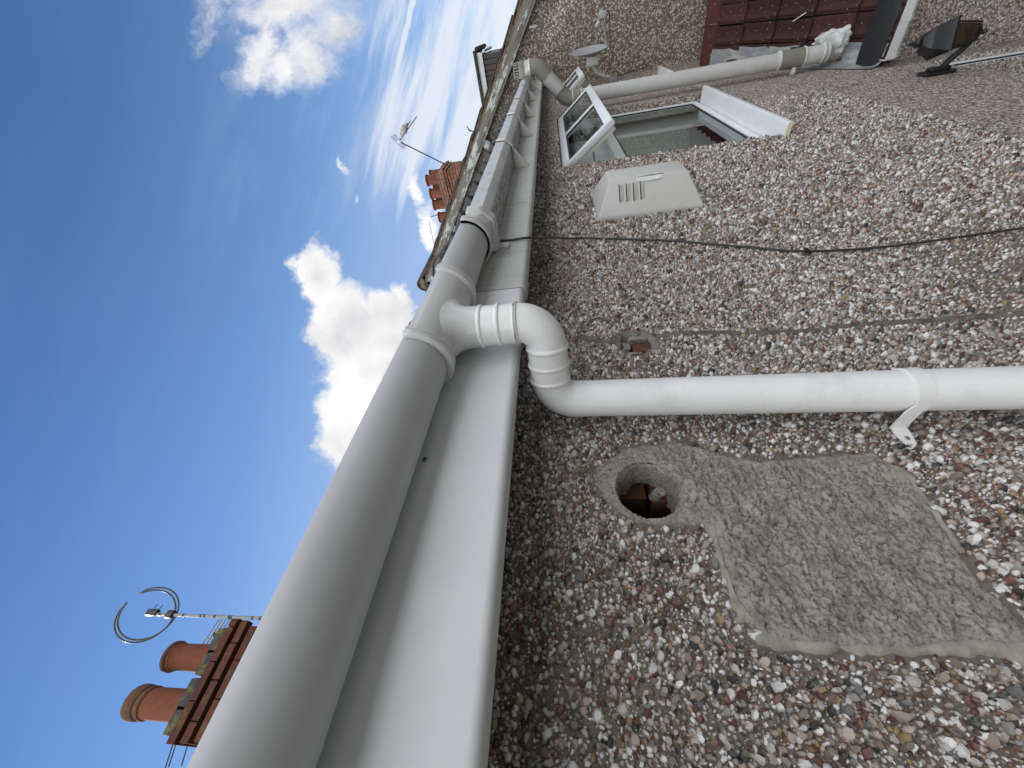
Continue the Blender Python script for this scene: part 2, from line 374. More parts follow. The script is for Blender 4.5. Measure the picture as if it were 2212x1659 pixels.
def keepf(f):
    x = sum(rv[i][0] for i in f) / len(f); z = sum(rv[i][1] for i in f) / len(f)
    return not any(inside(x, z, L) for L in loops[1:])
mb = MB(); mb.add([(p[0], 0, p[1]) for p in rv], [tuple(f) for f in rf if keepf(f)])
for L, dep in ((rect(W1), .12), (rect(W2), .12), (rect(W3), .12)):
    n = len(L); mb.add([(x, 0, z) for x, z in L] + [(x, dep, z) for x, z in L], [(i, (i + 1) % n, n + (i + 1) % n, n + i) for i in range(n)])
wall = mb.build('wall', M_dash, house); wall.matrix_parent_inverse = inv(house)
bpy.context.view_layer.update()
def wpart(mb, name, mat, **k):                       # sub-part of the wall, modelled in world coordinates
    o = mb.build(name, mat, wall, **k); o.matrix_parent_inverse = wall.matrix_world.inverted(); return o

# cored hole: cement lining and the brickwork behind
def wob(p, s, a): return a * noise.noise(Vector(p) * s)
rings = []
for r, y in ((.0575, -.0035), (.0535, -.001), (.052, .006), (.051, .02), (.0505, .045), (.0495, .062)):
    rings.append([(HOLE[0] + (r + wob((math.cos(a) * 2, math.sin(a) * 2, y * 30), 2.4, .0065)) * math.cos(a), y + (.03 * (noise.noise(Vector((math.cos(a) * 1.5, math.sin(a) * 1.5, 3)))) if y > .05 else 0), HOLE[1] + (r + wob((math.cos(a) * 2, math.sin(a) * 2, y * 30), 2.4, .0065)) * math.sin(a)) for a in [2 * math.pi * i / 48 for i in range(48)]])
wpart(MB().loft(rings, True, False), 'hole_lining', M_cem, smooth=60)
hb = MB().loft([[(HOLE[0] + .062 * math.cos(a), y, HOLE[1] + .062 * math.sin(a)) for a in [2 * math.pi * i / 32 for i in range(32)]] for y in (.055, .24)], True, False)
wpart(hb, 'hole_bore', M_brickhole)
for i, (z0, z1, off) in enumerate(((-.20, -.138, 0), (-.128, -.066, .07), (-.056, .006, .0))):   # bricks exposed on the far side of the bore
    wpart(MB().box(HOLE[0] + .018 + off * .1, HOLE[0] + .060, .070, .13, z0, z1), 'brick', M_brickhole, bevel=.002)
    wpart(MB().box(HOLE[0] + .022, HOLE[0] + .060, .137, .20, z0, z1), 'brick', M_brickhole, bevel=.002)
wpart(MB().box(HOLE[0] - .06, HOLE[0] + .06, .205, .22, -.2, .0), 'brick', M_brickhole, bevel=.002)
for i in range(4):
    z = HOLE[1] - .035 + i * .004; a = 2.2 + i * .5
    wpart(MB().add([(HOLE[0] + .03 + .012 * math.cos(k * 1.05 + i), .05 + i * .008 + .004 * math.sin(k * 2.1), z + .011 * math.sin(k * 1.05 + i)) for k in range(6)], [(0, 1, 2, 3, 4, 5)]), 'mortar_flake', M_cem)

# broken pocket with brick showing
dr = dam_ring
cx, cz = .795, -.165
rings = [[(x, 0, z) for x, z in dr]]
for k, y in ((.93, .012), (.82, .026), (.55, .034)):
    rings.append([(cx + (x - cx) * k, y + .006 * noise.noise(Vector((x * 60, z * 60, k * 5))), cz + (z - cz) * k) for x, z in dr])
wpart(MB().loft(rings, True, False), 'pocket_lining', M_mort)
wpart(MB().box(cx - .05, cx + .05, .036, .06, cz - .05, cz + .05), 'pocket_back', M_dark)
def rubble(x0, x1, y0, y1, z0, z1, name, mat, amp=.006):
    bm_ = bmesh.new(); bmesh.ops.create_cube(bm_, size=1); bmesh.ops.subdivide_edges(bm_, edges=bm_.edges, cuts=3, use_grid_fill=True)
    for v in bm_.verts:
        p = Vector(((x0 + x1) / 2 + v.co.x * (x1 - x0), (y0 + y1) / 2 + v.co.y * (y1 - y0), (z0 + z1) / 2 + v.co.z * (z1 - z0))); q = p * 55
        v.co = p + Vector((noise.noise(q), noise.noise(q + Vector((9, 0, 0))), noise.noise(q + Vector((0, 9, 0))))) * amp
    me_ = bpy.data.meshes.new(name); bm_.to_mesh(me_); bm_.free()
    o_ = link(name, me_, mat, wall, 35); o_.matrix_parent_inverse = wall.matrix_world.inverted(); return o_
rubble(cx - .014, cx + .030, .016, .05, cz - .038, cz + .004, 'brick', M_brickhole)
rubble(cx - .030, cx - .016, .018, .05, cz - .020, cz + .014, 'brick', M_brickhole)
rubble(cx - .004, cx + .020, .012, .05, cz + .010, cz + .030, 'mortar_lump', M_cem)
rubble(cx + .022, cx + .042, .006, .04, cz - .030, cz + .012, 'mortar_lump', M_cem)
rubble(cx - .040, cx - .030, .004, .04, cz - .010, cz + .034, 'mortar_lump', M_cem)

# cement patch (300 mm square with a neck up to the bored hole)
PATCH = [(.428, -.040), (.474, -.103), (.478, -.205), (.448, -.262), (.430, -.319), (.440, -.437), (.432, -.508), (.395, -.530), (.335, -.526), (.278, -.521), (.222, -.517), (.165, -.535), (.148, -.497), (.155, -.457), (.147, -.379), (.146, -.301), (.149, -.249), (.156, -.219), (.178, -.204), (.213, -.204), (.278, -.207), (.314, -.205), (.312, -.138), (.317, -.090), (.355, -.042), (.392, -.028)]
def sdf(x, z, poly):                              # + inside
    inside = False; dm = 1e9; n = len(poly)
    for i in range(n):
        x0, z0 = poly[i]; x1, z1 = poly[(i + 1) % n]
        if (z0 > z) != (z1 > z) and x < (x1 - x0) * (z - z0) / (z1 - z0) + x0: inside = not inside
        dx, dz = x1 - x0, z1 - z0; k = max(0, min(1, ((x - x0) * dx + (z - z0) * dz) / (dx * dx + dz * dz)))
        dm = min(dm, math.hypot(x - x0 - k * dx, z - z0 - k * dz))
    return dm if inside else -dm
def in_hole(x, z, g=0): return math.hypot(x - HOLE[0], z - HOLE[1]) < HOLE[2] + g
def relief(name, mat, poly, res, hfun, skip=None, sm=50):
    xs = [p[0] for p in poly]; zs = [p[1] for p in poly]
    x0, x1, z0, z1 = min(xs) - .02, max(xs) + .02, min(zs) - .02, max(zs) + .02
    nx, nz = int((x1 - x0) / res) + 1, int((z1 - z0) / res) + 1
    idx = {}; V = []; F = []; sd = {}
    for i in range(nx):
        for j in range(nz):
            x, z = x0 + i * res, z0 + j * res; s_ = sdf(x, z, poly) + .006 * noise.noise(Vector((x * 40, z * 40, 1))) + .003 * noise.noise(Vector((x * 140, z * 140, 4)))
            if s_ < -.010 or (skip and skip(x, z)): continue
            idx[i, j] = len(V); V.append((x, -hfun(x, z, s_), z))
    for (i, j) in idx:
        q = [(i, j), (i + 1, j), (i + 1, j + 1), (i, j + 1)]
        if all(k in idx for k in q): F.append(tuple(idx[k] for k in q))
    return wpart(MB().add(V, F), name, mat, smooth=sm)
def h_patch(x, z, s_):
    e = max(-.004, min(.007, s_ * .9)); k = max(0, min(1, (s_ - .004) / .02))
    w_ = .006 * noise.noise(Vector((x * 60, z * 60, 11)))
    a_ = min(1, abs(noise.noise(Vector(((x + w_) * 48, (z - w_) * 66, 7)))) / .09); b_ = min(1, abs(noise.noise(Vector(((x - w_) * 95, (z + w_) * 120, 3)))) / .2)
    r = .0046 * (a_ - .8) + .0022 * (b_ - .7) + .0052 * noise.fractal(Vector((x * 60, z * 75, 5.0)), .7, 2.1, 5) + .0040 * noise.noise(Vector((x * 22, z * 30, 2.0))) + .0024 * noise.noise(Vector((x * 230, z * 230, 3)))
    d = math.hypot(x - HOLE[0], z - HOLE[1]); k *= max(.5, min(1, (d - .055) / .03))
    return e + r * k
relief('cement_patch', M_cem, PATCH, .0021, h_patch, lambda x, z: in_hole(x, z, -.001))
def h_strip(amp, hh): return lambda x, z, s_: max(-.003, min(hh, s_ * 1.2)) + amp * noise.noise(Vector((x * 45, z * 30, 9))) + .0045 * noise.noise(Vector((x * 70, z * 24, 5))) - .0012 + .0012 * noise.noise(Vector((x * 180, z * 160, 5)))
relief('mortar_edge', M_mort, [(.150, -.215), (.172, -.20), (.163, -.26), (.158, -.32), (.160, -.40), (.170, -.46), (.166, -.52), (.125, -.53), (.146, -.46), (.143, -.38), (.141, -.30), (.143, -.24)], .003, h_strip(.0016, .0085))
relief('mortar_edge', M_mort, [(.165, -.196), (.318, -.196), (.312, -.213), (.24, -.211), (.176, -.222)], .003, h_strip(.0012, .007))
relief('mortar_edge', M_mort, [(.385, -.49), (.33, -.518), (.27, -.514), (.262, -.527), (.335, -.537), (.40, -.536), (.44, -.505), (.432, -.48)], .003, h_strip(.0012, .006))
relief('filler_scrap', M_fill, [(.152, -.213), (.163, -.207), (.171, -.216), (.168, -.232), (.158, -.236)], .0022, h_strip(.002, .0115))
# old cement trace that runs down the wall from the broken pocket
tr = [(.835, -.02), (.815, -.09), (.80, -.135), (.815, -.20), (.822, -.28), (.80, -.40), (.792, -.52), (.796, -.66), (.79, -.80), (.795, -.98), (.78, -1.2)]
def wid(i): return .009 + .004 * math.sin(i * 2.3)
TRACE = [(x - wid(i), z) for i, (x, z) in enumerate(tr)] + [(x + wid(i + 4), z) for i, (x, z) in reversed(list(enumerate(tr)))]
relief('cement_trace', M_tracem, TRACE, .004, lambda x, z, s_: max(-.003, min(.0045, s_ * .8)) + .0045 * noise.noise(Vector((x * 40, z * 14, 2))) + .0007 + .0015 * noise.noise(Vector((x * 150, z * 120, 2))), lambda x, z: sdf(x, z, dam_ring) > -.004)

# stone chips of the dash: the 300 that show largest are pieces of their own, the rest one mass
def gen_chips(x0, x1, z0, z1, cell):
    nx, nz = int((x1 - x0) / cell), int((z1 - z0) / (cell * .87))
    X, Zg = np.meshgrid(np.arange(nx) * cell + x0, np.arange(nz) * cell * .87 + z0)
    X = X + (np.arange(nz)[:, None] % 2) * cell * .5
    X = X + rng.uniform(-.55, .55, X.shape) * cell; Zg = Zg + rng.uniform(-.55, .55, X.shape) * cell
    return X.ravel(), Zg.ravel()
X, Z = [], []
for a in ((-.35, 1.25, -.95, .21, .0046), (1.25, 3.5, -1.8, .16, .0071), (-.35, 1.25, -1.8, -.95, .0078)):
    x, z = gen_chips(*a); X.append(x); Z.append(z)
X = np.concatenate(X); Z = np.concatenate(Z)
keep = np.ones(len(X), bool)
for b in (W1, W2): keep &= ~((X > b[0] - .003) & (X < b[1] + .003) & (Z > b[2] - .003) & (Z < b[3] + .003))
keep &= np.hypot(X - HOLE[0], Z - HOLE[1]) > HOLE[2] + .012
near = (X < .52) & (Z < .0) & (Z > -.58)
for i in np.nonzero(keep & near)[0]:
    s_ = sdf(X[i], Z[i], PATCH)
    if s_ > -.002 or (s_ > -.012 and random.random() < .5) or (X[i] < .165 and X[i] > .139 and -.53 < Z[i] < -.2 and random.random() < .8): keep[i] = False
tx = (X > .74) & (X < .88) & (Z > -1.25)
for i in np.nonzero(keep & tx)[0]:
    if sdf(X[i], Z[i], dam_ring) > -.006 or (sdf(X[i], Z[i], TRACE) > .0 and random.random() < .9): keep[i] = False
X, Z = X[keep], Z[keep]
lf = np.array([noise.noise(Vector((x * 5, z * 5, 0))) for x, z in zip(X, Z)])
k2 = rng.random(len(X)) < (.98 - .42 * np.clip(lf, 0, 1)) * np.clip((3.5 - X) / .8, 0, 1)
X, Z = X[k2], Z[k2]; n = len(X)
R0 = np.clip(rng.lognormal(math.log(.0029), .42, n), .0014, .0085); R0[X > 1.25] *= 1.25
asp = rng.uniform(.45, 1.0, n); th = rng.uniform(0, 2 * math.pi, n); H = R0 * rng.uniform(.6, 1.4, n)
# apparent size from the camera, to pick the chips that become pieces
rel = np.stack([X, np.full(n, .63), Z]); Rm = np.array([AX, AY, AZ]); cc = Rm.T @ rel; dep = -cc[2]
px = 512 + 384.2 * cc[0] / dep; py = 384 - 384.2 * cc[1] / dep
app = np.where((px > 4) & (px < 1020) & (py > 4) & (py < 764) & (dep > 0) & (Z < .04), R0 / np.maximum(dep, .05) ** 1.5, 0)
big = np.argsort(-app)[:300]; isbig = np.zeros(n, bool); isbig[big] = True
def chip_arrays(sel, m):
    k = len(sel); a = np.arange(m) * 2 * math.pi / m
    j = 1 + rng.uniform(-.26, .26, (k, m))
    bx = np.cos(a)[None] * j; bz = np.sin(a)[None] * j * asp[sel][:, None]
    c, s_ = np.cos(th[sel])[:, None], np.sin(th[sel])[:, None]
    ux, uz = (bx * c - bz * s_) * R0[sel][:, None], (bx * s_ + bz * c) * R0[sel][:, None]
    tl = rng.uniform(-.35, .35, (k, 2))
    base = np.stack([X[sel][:, None] + ux, np.full((k, m), .0012), Z[sel][:, None] + uz], -1)
    kk = rng.uniform(.5, .74, (k, 1))
    topy = -(H[sel][:, None] + (ux * tl[:, :1] + uz * tl[:, 1:]) * .8)
    topv = np.stack([X[sel][:, None] + ux * kk, np.minimum(topy, -.0006), Z[sel][:, None] + uz * kk], -1)
    return np.concatenate([base, topv], 1)
def chip_faces(m): return [(i, (i + 1) % m, m + (i + 1) % m, m + i) for i in range(m)] + [tuple(range(m, 2 * m))]
def mass(sel, m):
    V = chip_arrays(sel, m).reshape(-1, 3); k = len(sel); F = []
    quads = np.array([(i, m + i, m + (i + 1) % m, (i + 1) % m) for i in range(m)]); tops = np.arange(m, 2 * m)[::-1]
    off = (np.arange(k) * 2 * m)[:, None]
    loops_ = np.concatenate([(quads.ravel()[None] + off), tops[None] + off], 1).ravel()
    tot = np.tile(np.concatenate([np.full(m, 4), [m]]), k); st = np.concatenate([[0], np.cumsum(tot)[:-1]])
    return V, loops_, tot, st
rest = np.nonzero(~isbig)[0]
parts_ = [mass(rest[X[rest] < .75], 6), mass(rest[X[rest] >= .75], 5)]
vo_ = 0; VV, LL, TT = [], [], []
for V, l, tt, st in parts_: VV.append(V); LL.append(l + vo_); TT.append(tt); vo_ += len(V)
VV = np.concatenate(VV); LL = np.concatenate(LL); TT = np.concatenate(TT); ST = np.concatenate([[0], np.cumsum(TT)[:-1]])
me = bpy.data.meshes.new('pebble_dash'); me.vertices.add(len(VV)); me.vertices.foreach_set('co', VV.ravel())
me.loops.add(len(LL)); me.loops.foreach_set('vertex_index', LL); me.polygons.add(len(TT)); me.polygons.foreach_set('loop_start', ST)
me.update(calc_edges=True); me.validate()
o = link('pebble_dash', me, M_peb, wall); o.matrix_parent_inverse = wall.matrix_world.inverted(); tag(o, kind='stuff')
cf = chip_faces(7)
for V, i in zip(chip_arrays(big, 7), big):
    me = bpy.data.meshes.new('pebble'); c0 = np.array((X[i], 0, Z[i])); me.from_pydata((V - c0).tolist(), [], cf); me.materials.append(M_pebi)
    bm = bmesh.new(); bm.from_mesh(me); bmesh.ops.recalc_face_normals(bm, faces=bm.faces); bm.to_mesh(me); bm.free()
    o = bpy.data.objects.new('pebble', me); C.objects.link(o); o.parent = wall; o.matrix_parent_inverse = wall.matrix_world.inverted(); o.location = c0

# rear roof slope, eaves tiles and hidden faces of the house
def hp(mb, name, mat, **k): return part(mb, name, mat, house, **k)
RY0, RZ0, RP = -.240, .252, math.radians(28)
def roofz(y): return RZ0 + (y - RY0) * math.tan(RP)
rid = 3.95
roof = hp(MB().add([(WX0, RY0 + .03, roofz(RY0 + .03)), (WX1, RY0 + .03, roofz(RY0 + .03)), (WX1, rid, roofz(rid)), (WX0, rid, roofz(rid)), (WX1, 2 * rid, RZ0), (WX0, 2 * rid, RZ0)], [(0, 1, 2, 3), (3, 2, 4, 5)]), 'roof', M_roofdark)
hp(MB().add([(WX0, 0, GZ), (WX0, 2 * rid, GZ), (WX0, 2 * rid, RZ0), (WX0, rid, roofz(rid)), (WX0, 0, .42)], [(0, 1, 2, 3, 4)]), 'side_wall', M_lowdash)
hp(MB().add([(WX0, 2 * rid, GZ), (WX1, 2 * rid, GZ), (WX1, 2 * rid, RZ0), (WX0, 2 * rid, RZ0)], [(0, 1, 2, 3)]), 'front_wall', M_lowdash)
# eaves tiles: rounded rolls that stop over the gutter
tp = [(-.071, .0), (-.03, .004)] + [(-.03 + .06 * i / 8 + .005, .004 + .030 * math.sin(math.pi * i / 8)) for i in range(1, 9)] + [(.071, .0)]
ring = tp + [(x, z - .014) for x, z in reversed(tp)]
tm = MB().loft([[(x, -.0, z) for x, z in ring], [(x, .30, z) for x, z in ring]], True, True)
proto = tm.build('eaves_tile', M_roofdark, None, smooth=50)
ti = 0; x = -2.4
while x < 5.95:
    o = proto if ti == 0 else proto.copy()
    if ti: C.objects.link(o)
    o.parent = roof; o.matrix_parent_inverse = Matrix.Identity(4)
    o.rotation_euler = (RP, 0, random.uniform(-.01, .01)); o.location = (x, RY0 + random.uniform(-.006, .004), RZ0 + .012)
    ti += 1; x += .142
roof_off = roof.matrix_world
bpy.context.view_layer.update()
for ch in roof.children: ch.matrix_parent_inverse = roof.matrix_world.inverted()

# windows -----------------------------------------------------------
def window(b, yf, name, transom, sash=None, sill=None, label=None, curtain=False):
    x0, x1, z0, z1 = b; fw = .046
    if sill: z0 = z0 + .034
    fr = MB()
    for q in ((x0, x0 + fw, z0, z1), (x1 - fw, x1, z0, z1), (x0 + fw, x1 - fw, z0, z0 + fw), (x0 + fw, x1 - fw, z1 - fw, z1)):
        fr.box(q[0] + .002, q[1] - .002, yf, yf + .06, q[2] + .002, q[3] - .002)
    if transom: fr.box(x0 + fw, x1 - fw, yf + .003, yf + .058, transom - .03, transom + .03)
    win = hp(fr, 'window', M_win, bevel=.004)
    if label: win['label'] = label
    def wp(mb, nm, mat, **k):
        o = mb.build(nm, mat, win, **k); o.matrix_parent_inverse = inv(house); o.matrix_parent_inverse = Matrix.Identity(4); return o
    lower_top = (transom - .03) if transom else z1 - fw
    bd = MB(); i0, i1, j0, j1 = x0 + fw, x1 - fw, z0 + fw, lower_top
    for q in ((i0, i0 + .010, j0, j1), (i1 - .010, i1, j0, j1), (i0 + .010, i1 - .010, j0, j0 + .010), (i0 + .010, i1 - .010, j1 - .010, j1)): bd.box(q[0], q[1], yf + .006, yf + .014, q[2], q[3])
    subs = [wp(bd, 'gasket', M_black)]
    subs.append(wp(MB().add([(i0, yf + .0105, j0), (i1, yf + .0105, j0), (i1, yf + .0105, j1), (i0, yf + .0105, j1)], [(0, 1, 2, 3)]), 'pane', M_glass))
    if sash:
        L, ang = sash; Mr = rot_about('X', -ang, (0, yf - .012, z1 - .022)); zt = z1 - .022; xa, xb = x0 + .02, x1 - .005; xm = (xa + xb) / 2; g = .05; ya, yb = yf - .034, yf - .002
        s = MB()
        for q in ((xa, xa + g, zt - L, zt), (xb - g, xb, zt - L, zt), (xa + g, xb - g, zt - L, zt - L + g), (xa + g, xb - g, zt - g, zt), (xm - .024, xm + .024, zt - L + g, zt - g)): s.box(q[0], q[1], ya, yb, q[2], q[3], Mr)
        subs.append(wp(s, 'sash', M_win, bevel=.004))
        s = MB()
        for u, v in ((xa + .014, xb - .014),): 
            for q in ((u, u + .03, zt - L + .014, zt - .01), (v - .03, v, zt - L + .014, zt - .01), (u + .03, v - .03, zt - L + .014, zt - L + .044)): s.box(q[0], q[1], yb + .001, yb + .026, q[2], q[3], Mr)
        subs.append(wp(s, 'sash_rebate', M_oldcap, bevel=.002))
        for u, v in ((xa + g, xm - .024), (xm + .024, xb - g)):
            s = MB()
            for q in ((u, u + .008, zt - L + g, zt - g), (v - .008, v, zt - L + g, zt - g), (u + .008, v - .008, zt - L + g, zt - L + g + .008), (u + .008, v - .008, zt - g - .008, zt - g)): s.box(q[0], q[1], ya + .006, ya + .012, q[2], q[3], Mr)
            subs.append(wp(s, 'gasket', M_black))
            subs.append(wp(MB().add([(u, ya + .013, zt - L + g), (v, ya + .013, zt - L + g), (v, ya + .013, zt - g), (u, ya + .013, zt - g)], [(0, 1, 2, 3)], Mr), 'pane', M_glass))
        for xs in (xa + .05, xb - .05):
            subs.append(wp(MB().tube([(xs, yf + .02, z1 - .20), Mr @ Vector((xs, yb + .012, zt - L * .55))], .005, 8), 'stay', M_galv))
    if sill:
        sx0, sx1, yn = sill
        pr = [(yf + .055, z0 - .001), (yn + .012, z0 - .007), (yn + .002, z0 - .009), (yn, z0 - .014), (yn, z0 - .036), (yn + .010, z0 - .036), (yn + .012, z0 - .026), (yf + .055, z0 - .022)]
        subs.append(wp(MB().sweepx([(y, z) for y, z in pr], [(sx0 + .004, 0, 0), (sx1, 0, 0)]), 'sill', M_win, bevel=.0025))
        subs.append(wp(MB().sweepx([(y, z) for y, z in pr], [(sx0, 0, 0), (sx0 + .0035, 0, 0)]), 'sill_end', M_winend))
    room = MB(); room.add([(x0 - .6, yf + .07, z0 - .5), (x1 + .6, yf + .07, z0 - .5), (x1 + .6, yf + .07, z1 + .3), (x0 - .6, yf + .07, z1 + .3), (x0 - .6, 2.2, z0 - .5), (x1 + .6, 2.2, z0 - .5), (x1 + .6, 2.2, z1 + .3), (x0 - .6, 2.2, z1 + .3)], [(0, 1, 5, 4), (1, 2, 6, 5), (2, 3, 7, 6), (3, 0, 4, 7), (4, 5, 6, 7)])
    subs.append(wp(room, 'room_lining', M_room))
    if curtain:
        ns = 40; rr = [[(x0 + .05 + (x1 - x0 - .1) * i / ns, yf + .16 + .02 * math.sin(i * 1.9), z) for i in range(ns + 1)] for z in (z0 + .03, z1 - .10)]
        subs.append(wp(MB().loft(rr, False, False), 'curtain', M_curt, smooth=60))
    bpy.context.view_layer.update()
    for s in subs: s.matrix_parent_inverse = win.matrix_world.inverted()
    return win
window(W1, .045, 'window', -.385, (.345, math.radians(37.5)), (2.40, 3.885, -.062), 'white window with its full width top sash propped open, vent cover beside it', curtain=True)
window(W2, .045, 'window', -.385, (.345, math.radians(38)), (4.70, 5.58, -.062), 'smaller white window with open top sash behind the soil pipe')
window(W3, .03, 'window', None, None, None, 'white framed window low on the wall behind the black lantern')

# ------------------------------------------------------------------ eaves: fascia boards
YF = -.175
def fascia(name, x0, x1, zb, mat, label, th=.018, rnd=.012, y=YF):
    pr = [(y + th, .30), (y, .30)] + [(y + rnd - rnd * math.cos(a), zb + rnd - rnd * math.sin(a)) for a in [math.pi / 2 * i / 6 for i in range(7)]] + [(y + th + .020, zb), (y + th + .020, zb + .006), (y + th, zb + .006)]
    o = MB().sweepx(pr, [(x0, 0, 0), (x1, 0, 0)]).build(name, mat, None, smooth=40)
    return tag(o, label, 'fascia board', 'fascia boards along the eaves')
f1 = fascia('fascia_board', -2.6, .822, .1005, M_new, 'clean new white fascia board behind the round gutter, with one screw')
f2 = fascia('fascia_board', .8245, 1.905, .0955, M_fold, 'grimy streaked white fascia board that the black cable crosses', y=YF - .001)
f3 = fascia('fascia_board', 1.909, 6.0, .0965, M_fold, 'long grimy white fascia board behind the square gutter, above the windows')
sc = part(MB().lathe([(.001, 0), (.0046, .0), (.0046, .0012), (.003, .0022), (.0, .0022)], (.333, YF + .0005, .227), (0, -1, 0), 20), 'screw', M_screw, f1, smooth=40)
part(MB().box(.3295, .3365, YF - .0022, YF - .0019, .2263, .2277).box(.3323, .3337, YF - .00225, YF - .0018, .2235, .2305), 'screw_slot', M_dark, f1)
hp(MB().box(-2.6, 6.0, -.155, -.13, .125, .26), 'rafter_board', M_verge)

# ------------------------------------------------------------------ round gutter, outlet and adaptor
YC, GR = -.231, .056
def gz(x): return .2826 - .0337 * x
def half(r0, r1, y=YC, n=28, lip=0):
    A = [math.pi + math.pi * i / n for i in range(n + 1)]
    out = [(y + r1 * math.cos(a), r1 * math.sin(a)) for a in A]; inn = [(y + r0 * math.cos(a), r0 * math.sin(a)) for a in reversed(A)]
    if lip: out = [(y - r1 + .006, .004), (y - r1 + .001, .004)] + out
    return out + inn
def sl(*xs): return [(x, 0, gz(x)) for x in xs]
rg = empty('round_gutter', (0, YC, gz(0)), 'white half-round gutter running past the lens to the downpipe outlet', 'gutter')
def rp(mb, name, mat, par=rg, **k): return part(mb, name, mat, par, **k)
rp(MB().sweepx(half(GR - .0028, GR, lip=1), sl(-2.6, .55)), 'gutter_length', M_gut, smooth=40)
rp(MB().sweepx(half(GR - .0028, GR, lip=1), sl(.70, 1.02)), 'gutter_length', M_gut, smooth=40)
OX = .592
ou = rp(MB().sweepx(half(GR + .0002, GR + .003), sl(.50, .735)), 'running_outlet', M_fit, smooth=40)
def socket(xc, wd):
    pr = []
    m_ = MB()
    xs = [(xc - wd / 2, .0032), (xc - wd / 2, .0085), (xc - wd / 2 + .002, .0108), (xc - wd * .10, .0112), (xc - wd * .06, .0088), (xc - wd * .01, .0088), (xc + .001, .0108), (xc + wd / 2 - .004, .0100), (xc + wd / 2, .0065), (xc + wd / 2, .0032)]
    rings = [[(x, y, z + gz(x)) for y, z in half(GR + .0006, GR + h)] for x, h in xs]
    return m_.loft(rings, True, True)
for xc in (.507, .728):
    o = socket(xc, .027).build('socket_ring', M_fit, ou, smooth=35); o.matrix_parent_inverse = Matrix.Identity(4)
zc = gz(OX)
rings = []
for i in range(11):
    t_ = i / 10; rg_ = []
    for k in range(56):
        a = 2 * math.pi * k / 56; c_, s2 = math.cos(a), math.sin(a)
        P0 = Vector((OX + .078 * c_, YC + .047 * s2, gz(OX + .078 * c_) - math.sqrt((GR + .0028) ** 2 - (.047 * s2) ** 2)))
        P1 = Vector((OX + .043 * c_, YC + .0400 * s2, zc - .058)); P2 = Vector((OX + .0390 * c_, YC + .0390 * s2, zc - .086))
        rg_.append(P0 * (1 - t_) ** 2 + P1 * 2 * t_ * (1 - t_) + P2 * t_ ** 2)
    rings.append(rg_)
rings.append([Vector((OX + .0385 * math.cos(2 * math.pi * k / 56), YC + .0385 * math.sin(2 * math.pi * k / 56), zc - .104)) for k in range(56)])
o = MB().loft(rings, True, False).build('spigot', M_fit, ou, smooth=80)
for s_ in (-1, 1):                                    # moulded webs between spigot and sockets
    o = MB().loft([[(OX + s_ * .038, YC - .004, zc - .072), (OX + s_ * .075, YC - .004, zc - .055), (OX + s_ * .075, YC - .004, zc - .040), (OX + s_ * .030, YC - .004, zc - .040)], [(OX + s_ * .038, YC + .004, zc - .072), (OX + s_ * .075, YC + .004, zc - .055), (OX + s_ * .075, YC + .004, zc - .040), (OX + s_ * .030, YC + .004, zc - .040)]]).build('web', M_fit, ou, smooth=40)
bpy.context.view_layer.update()
for ch in ou.children: ch.matrix_parent_inverse = ou.matrix_world.inverted()
# adaptor to the square gutter
def sqprof(n=30, g=0.0):
    lip, c1, c2, bk = (YC - .056 - g, 0), (YC - .0545 - g, -.0375), (YC - .0305 - g * .5, -.060 - g), (YC + .054, -.060 - g)
    P = [lip, c1, c2, bk, (YC + .054, 0)]
    L = [0]
    for a, b in zip(P, P[1:]): L.append(L[-1] + math.hypot(b[0] - a[0], b[1] - a[1]))
    out = []
    for i in range(n + 1):
        s_ = L[-1] * i / n; k = max(j for j in range(len(P) - 1) if L[j] <= s_ + 1e-9); f = (s_ - L[k]) / (L[k + 1] - L[k])
        out.append((P[k][0] + (P[k + 1][0] - P[k][0]) * f, P[k][1] + (P[k + 1][1] - P[k][1]) * f))
    return out
def shell(o_, th=.003):
    c = (YC, .03); inn = [(y + (c[0] - y) * th / .06, z + (c[1] - z) * th / .06) for y, z in reversed(o_)]
    return list(o_) + inn
ZS = .2462
def arcprof(r, n=30): return [(YC + r * math.cos(math.pi + math.pi * i / n), r * math.sin(math.pi + math.pi * i / n)) for i in range(n + 1)]
def lerp(a, b, k): return [(p[0] + (q[0] - p[0]) * k, p[1] + (q[1] - p[1]) * k) for p, q in zip(a, b)]
ad = []
for x, k, g in ((.978, 0, .002), (.978, 0, .010), (.981, 0, .0125), (.996, 0, .0125), (.999, 0, .010), (1.000, 0, .004), (1.010, .15, .004), (1.022, .55, .003), (1.032, .95, .003), (1.036, 1, .003), (1.037, 1, .0085), (1.046, 1, .0095), (1.047, 1, .004), (1.053, 1, .004), (1.054, 1, .010), (1.067, 1, .011), (1.068, 1, .004), (1.080, 1, .003)):
    pr = lerp(arcprof(GR + g), sqprof(g=g), k); z0 = gz(x) * (1 - k) + ZS * k
    ad.append([(x, y, z + z0) for y, z in shell(pr)])
ad_o = rp(MB().loft(ad), 'adaptor', M_adapt, smooth=35)
o = rp(MB().box(1.046, 1.072, YF - .012, YF - .001, ZS - .098, ZS), 'adaptor_backplate', M_adapt, bevel=.003)

